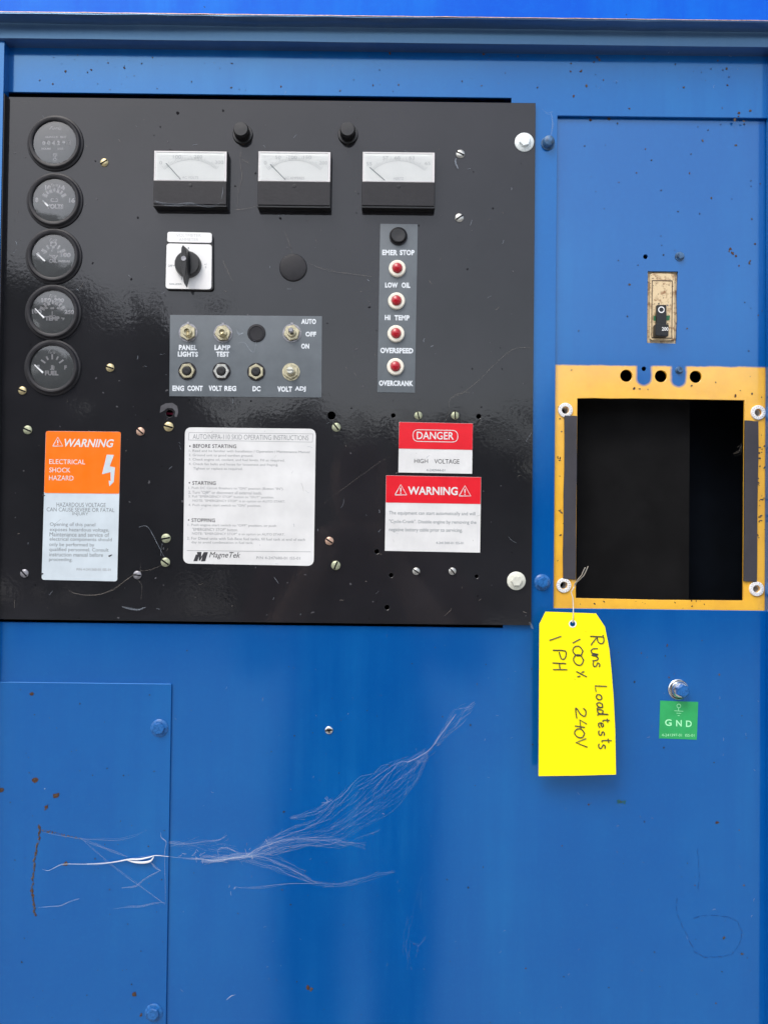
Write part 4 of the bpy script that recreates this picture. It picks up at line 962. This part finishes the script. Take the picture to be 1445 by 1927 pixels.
cw.build('cobweb', None, origin=P(200, 1625, DC), label='thick white cobweb strand stretched across the lower left cover', category='cobweb')
cw = MB()
strands(cw, [(316,1585),(350,1587),(381,1584),(410,1581),(427,1571)], 4, 2.5, 0.0001, 0)
strands(cw, [(310,1612),(353,1615),(380,1617),(408,1620),(435,1615),(470,1612)], 6, 2, 0.00020, 0, 0.002)
strands(cw, [(412,1612),(411,1600),(425,1596),(440,1602),(455,1610),(474,1608)], 4, 2, 0.00012, 0)
def film(m, up, lo, n, r, d, lift=0.004, amp=4):
    up, lo = smooth(up, 6), smooth(lo, 6); L = min(len(up), len(lo))
    def at(p, f): q = f*(len(p)-1); a = int(min(q, len(p)-2)); t = q-a; return Vector(p[a])*(1-t) + Vector(p[a+1])*t
    m.mat('web')
    for s_ in range(n):
        f0 = random.uniform(-0.25, 0.85); f1 = min(1, f0 + random.uniform(0.12, 0.6)); f0 = max(0, f0); f1 = max(f1, f0 + 0.1)
        v0 = random.random(); v1 = min(1.15, max(-0.15, v0 + random.gauss(0, 0.4))); ph = random.uniform(0, 99); q = []
        K = max(3, int((f1-f0)*26))
        for i in range(K+1):
            f = f0 + (f1-f0)*i/K; v = v0 + (v1-v0)*i/K; p = at(up, f)*(1-v) + at(lo, f)*v
            o = noise.noise_vector(Vector((p.x*.035, p.y*.035, ph)))*amp*1.6 + noise.noise_vector(Vector((p.x*.2, p.y*.2, ph)))*1.1
            q.append(P(p.x + o.x, p.y + o.y, d + 0.0012 + lift*math.sin(math.pi*f)*(0.4+v0)))
        m.tube(q, r*0.38*random.uniform(0.5, 1.6), 3)
U1 = [(380,1612),(463,1606),(520,1572),(600,1543),(673,1480),(746,1437),(800,1412)]
L1 = [(380,1622),(470,1614),(560,1594),(650,1588),(730,1536),(778,1474),(806,1420)]
film(cw, U1, L1, 95, 0.000055, 0); film(cw, U1, L1, 22, 0.00011, 0, amp=7)
film(cw, [(400,1606),(463,1607),(502,1588),(549,1577),(612,1572),(690,1588)], [(400,1620),(463,1613),(502,1597),(549,1586),(612,1582),(690,1598)], 20, 0.00009, 0)
film(cw, [(467,1606),(515,1614),(566,1640),(596,1656),(652,1657),(742,1636)], [(430,1619),(500,1632),(556,1652),(600,1667),(652,1668),(742,1640)], 26, 0.00008, 0)
strands(cw, [(467,1608),(515,1618),(566,1645),(596,1662)], 3, 2, 0.00012, 0, 0.003)
strands(cw, [(463,1611),(502,1591),(549,1580),(600,1576)], 3, 3, 0.00012, 0, 0.003)
strands(cw, [(673,1480),(699,1467),(746,1437),(772,1432),(806,1413)], 2, 1.0, 0.00014, 0, 0.004)
strands(cw, [(765,1436),(806,1413),(832,1379),(858,1344)], 5, 1.4, 0.00019, 0, 0.003)
film(cw, [(815,1398),(836,1366),(856,1338),(893,1319)], [(822,1404),(845,1384),(872,1354),(893,1326)], 34, 0.00008, 0, 0.002, 2)
film(cw, [(780,1432),(800,1420),(814,1408)], [(785,1436),(806,1430),(817,1416)], 12, 0.00008, 0, 0.001, 3)
film(cw, [(545,1538),(592,1522),(628,1503)], [(548,1542),(596,1534),(626,1514)], 30, 0.00008, 0, 0.002, 3)
strands(cw, [(442,1668),(455,1672),(490,1671),(540,1664),(600,1662)], 3, 2, 0.00010, 0)
film(cw, [(318,1583),(370,1580),(427,1571)], [(318,1592),(370,1600),(450,1604)], 26, 0.00006, 0, 0.002, 4)
film(cw, [(768,1680),(760,1770),(770,1820)], [(800,1640),(785,1760),(800,1770)], 14, 0.00005, 0, 0.001, 5)
for i in range(26):
    x, y = random.choice([(375,1610),(470,1608),(348,1612),(505,1590),(620,1508),(435,1668)]); x += random.gauss(0, 5); y += random.gauss(0, 4)
    cw.tube([P(x, y, 0.002), P(x + random.gauss(0, 4), y + random.gauss(0, 4), 0.003), P(x + random.gauss(0, 5), y + random.gauss(0, 5), 0.002)], 0.00012, 3)
cw.build('cobweb', None, origin=P(600, 1580, 0), label='wispy cobweb sweeping up to the right over the blue sheet below the panel', category='cobweb')
def web(label, items, d, org, mat='web_dirty'):
    m = MB()
    for path, n, sp, r in items: strands(m, path, n, sp, r, d, mat=mat)
    m.build('cobweb', None, origin=P(*org, d), label=label, category='cobweb')
web('long curved dirty thread running below the orange sticker to a screw', [([(130,1110),(141,1116),(165,1120),(190,1118),(215,1108),(240,1090),(262,1076),(285,1072),(312,1060)], 3, .8, .00020), ([(265,1060),(264,1080),(262,1090)], 3, 1, .00012), ([(258,1090),(268,1104),(266,1128)], 4, 2, .00009), ], DP, (220, 1100))
web('short curled web thread near the bottom edge of the black panel at left', [([(230,1142),(245,1146),(262,1148),(275,1142)], 6, 1.5, .00018)], DP, (250, 1146), 'web')
web('straight web threads crossing between the two pale screws left of the instruction sticker', [([(262,992),(279,992),(300,1030),(312,1052)], 3, .5, .00012), ([(309,1015),(304,1030),(303,1046)], 2, .6, .00012)], DP, (300, 1025), 'web')
web('faint cobweb threads near the right dent above the DANGER sticker', [([(838,792),(845,775),(846,752),(870,738),(900,716),(960,660),(1002,655)], 2, .8, .00010), ([(846,752),(860,742),(885,738)], 2, 1, .00010)], DP, (850, 760))
web('faint straight thread slanting up toward the DANGER sticker', [([(600,955),(650,916),(700,880),(720,866),(745,855)], 3, 1, .00009)], DP, (670, 900))
web('cobweb wisp hanging from the fuse holder above left meter', [([(457,270),(452,300),(455,330),(448,360),(447,395)], 6, 6, .00007), ([(440,395),(470,392),(486,385)], 3, 1, .00010), ([(455,300),(465,304),(472,310)], 5, 3, .00008), ([(655,268),(650,290),(648,300)], 3, 3, .00006)], DP, (455, 330))
web('white cobweb tuft under the slotted screw at upper right of the panel', [([(858,298),(857,308),(862,318)], 14, 4, .00018), ([(862,318),(861,325)], 6, 3, .00012)], DP, (860, 308), 'web')
web('faint threads dangling around the round blank plug', [([(535,435),(545,460),(552,485)], 4, 2, .00009), ([(580,495),(620,508),(700,520)], 3, 1.5, .00007), ([(420,490),(428,510),(440,530)], 5, 3, .00009)], DP, (552, 470))
web('fine threads tangled below the plug beside LAMP TEST', [([(447,646),(460,645),(470,658),(478,662),(482,645),(478,640)], 3, 1, .00014), ([(445,620),(450,628),(458,626)], 6, 2, .00014)], DL, (465, 650), 'web')
web('dusty thread tangle at the lower right corner of the black panel', [([(995,1172),(1000,1178),(1004,1183)], 10, 4, .00012), ([(990,1178),(1004,1176)], 6, 2, .0001)], DP, (1000, 1178), 'web')
web('pale cobweb smear above the dull round bolt on the blue post', [([(1036,215),(1040,235),(1034,262)], 10, 5, .00007), ([(1020,205),(1030,212),(1040,210)], 3, 2, .00007)], 0, (1034, 240), 'web')
web('thin web across the bottom of the left meter cover', [([(291,378),(310,384),(335,386),(360,384),(395,388),(420,380)], 7, 2.5, .00012), ([(420,352),(419,365),(417,375)], 3, 1, .00012)], DP + 0.0108, (350, 384), 'web')
web('small hooked web fleck low on the blue sheet near the bottom edge', [([(426,1882),(430,1878),(436,1874),(444,1872)], 6, 1.5, .00014), ([(425,1880),(429,1884)], 6, 2, .00016)], 0, (430, 1878), 'web')
web('dark grey fluff caught on the right edge of the black opening', [([(1394,835),(1388,848),(1378,856)], 9, 7, .00007)], -0.006, (1390, 850), 'web_dirty')

# ================================================================== WHAT THE PAINT REFLECTS (behind the camera)
# a bank of trees across the yard
def tree(x, y, h, wd, seed, label):
    rg = random.Random(seed); t = thing('tree', (x, y, 0), label, 'tree', 'trees across the yard')
    tr = MB(); tr.add([], []); pts = [Vector((x, y, 0)), Vector((x + .1, y, h*.3)), Vector((x, y + .1, h*.6)), Vector((x, y, h*.85))]; tr.tube(pts, 0, 8, [.22, .17, .1, .04])
    for i in range(7):
        a = rg.random()*6.28; z_ = h*rg.uniform(.3, .7); e_ = Vector((x + math.cos(a)*wd*.6, y + math.sin(a)*wd*.5, z_ + h*.15)); tr.tube([Vector((x, y, z_)), e_], 0, 5, [.08, .02])
    tr.build('trunk', t, 'bark')
    v, f = [], []
    cl = [(Vector((x + rg.gauss(0, .42)*wd, y + rg.gauss(0, .3)*wd, h*rg.uniform(.12, .93))), rg.uniform(.35, .8)) for _ in range(70)]
    for c, r in cl:
        k_ = 1.0 - 0.75 * max(0, (c.z/h - .45)) / .55; c.x = x + (c.x - x)*k_; 
        for _ in range(60):
            p = c + Vector((rg.gauss(0, 1), rg.gauss(0, 1), rg.gauss(0, .7)))*r*.55; n = Vector((rg.gauss(0,1), rg.gauss(0,1), rg.gauss(0,1))).normalized()
            a_ = n.orthogonal().normalized()*.11; b_ = n.cross(a_); o = len(v); v += [p-a_-b_, p+a_-b_, p+a_+b_, p-a_+b_]; f.append((o, o+1, o+2, o+3))
    MB().add(v, f).build('crown', t, 'leaf')
for i, (x, y, h, wd, l) in enumerate([(-9.6, -13, 7.4, 2.8, 'tall leafy tree at the far left of the row across the yard'), (-6.5, -13.4, 5.9, 2.2, 'leafy tree second in the row across the yard'), (-4.1, -13, 4.7, 1.9, 'middling leafy tree left of the middle of the row across the yard'), (-1.6, -13.4, 3.4, 1.9, 'bushy low tree in the middle of the row across the yard'), (1.2, -13.2, 3.1, 2.0, 'lowest bushy tree right of the middle of the row across the yard'), (4.0, -13, 3.9, 2.0, 'leafy tree second from the right of the row across the yard'), (7.5, -13.3, 4.3, 2.4, 'leafy tree at the far right of the row across the yard')]):
    tree(x, y, h, wd, i + 3, l)
# the photographer, behind the lens
J = {'pel': (0, -1.20, .93, .15), 'bel': (0, -1.19, 1.08, .155), 'che': (0, -1.18, 1.25, .165), 'nec': (0, -1.17, 1.42, .06), 'chin': (0, -1.16, 1.50, .075), 'head': (0, -1.17, 1.58, .095), 'top': (0, -1.18, 1.66, .06)}
bv = []; be = []; br = []
def add(p, r, par):
    bv.append((p[0]*1.12 - 0.055, p[1] + 0.07, p[2])); br.append(r)
    if par is not None: be.append((par, len(bv)-1))
    return len(bv)-1
i0 = add((0,-1.20,.93), (.19,.13), None); i1 = add((0,-1.20,1.10), (.18,.12), i0); i2 = add((0,-1.19,1.28), (.185,.12), i1); i3 = add((0,-1.18,1.37), (.11,.09), i2); i4 = add((0,-1.17,1.44), (.055,.055), i3); i5 = add((0,-1.16,1.52), (.075,.08), i4); i6 = add((0,-1.17,1.60), (.08,.09), i5); add((0,-1.18,1.66), (.05,.055), i6)
for s_ in (-1, 1):
    a = add((s_*.17,-1.18,1.345), (.065,.065), i2 + 1 - 1 + 0 if False else i3); b_ = add((s_*.235,-1.12,1.10), (.05,.05), a); c_ = add((s_*.12,-.98,1.27), (.035,.035), b_); d_ = add((s_*.075,-.93,1.36), (.03,.02), c_)
    for k_ in range(4): e1 = add((s_*(.060-.004*k_), -.915, 1.385 + .018*k_), (.009,.009), d_); add((s_*.03, -.90, 1.39 + .018*k_), (.0075,.0075), e1)
    e1 = add((s_*.055, -.925, 1.37), (.01,.01), d_); add((s_*.035, -.895, 1.375), (.008,.008), e1)
    h = add((s_*.095,-1.20,.86), (.13,.12), i0); k2 = add((s_*.10,-1.19,.48), (.105,.10), h); an = add((s_*.10,-1.21,.09), (.075,.07), k2); add((s_*.11,-1.08,.035), (.04,.03), an)
me = bpy.data.meshes.new('person'); me.from_pydata(bv, be, []); po = bpy.data.objects.new('person', me); COL.objects.link(po)
for m_ in ('shirt', 'trousers', 'skin', 'hair'): me.materials.append(MAT[m_])
sk = po.modifiers.new('s', 'SKIN'); po.modifiers.new('u', 'SUBSURF').levels = 1
for v_, r_ in zip(me.skin_vertices[0].data, br): v_.radius = r_
me.skin_vertices[0].data[0].use_root = True
dg = bpy.context.evaluated_depsgraph_get(); m2_ = bpy.data.meshes.new_from_object(po.evaluated_get(dg)); po.modifiers.clear(); po.data = m2_
if not m2_.materials:
    for m_ in ('shirt', 'trousers', 'skin', 'hair'): m2_.materials.append(MAT[m_])
for p in m2_.polygons:
    c = p.center; p.material_index = 1 if c.z < .97 else 0
    if c.z > 1.43 and c.y < -1.05: p.material_index = 3 if (c.z > 1.60 or c.y < -1.20) else 2
    if c.y > -1.0 and c.z > 1.2: p.material_index = 2
    p.use_smooth = True
put(po, 'person in a dark red shirt and dark trousers taking the photograph', 'person')
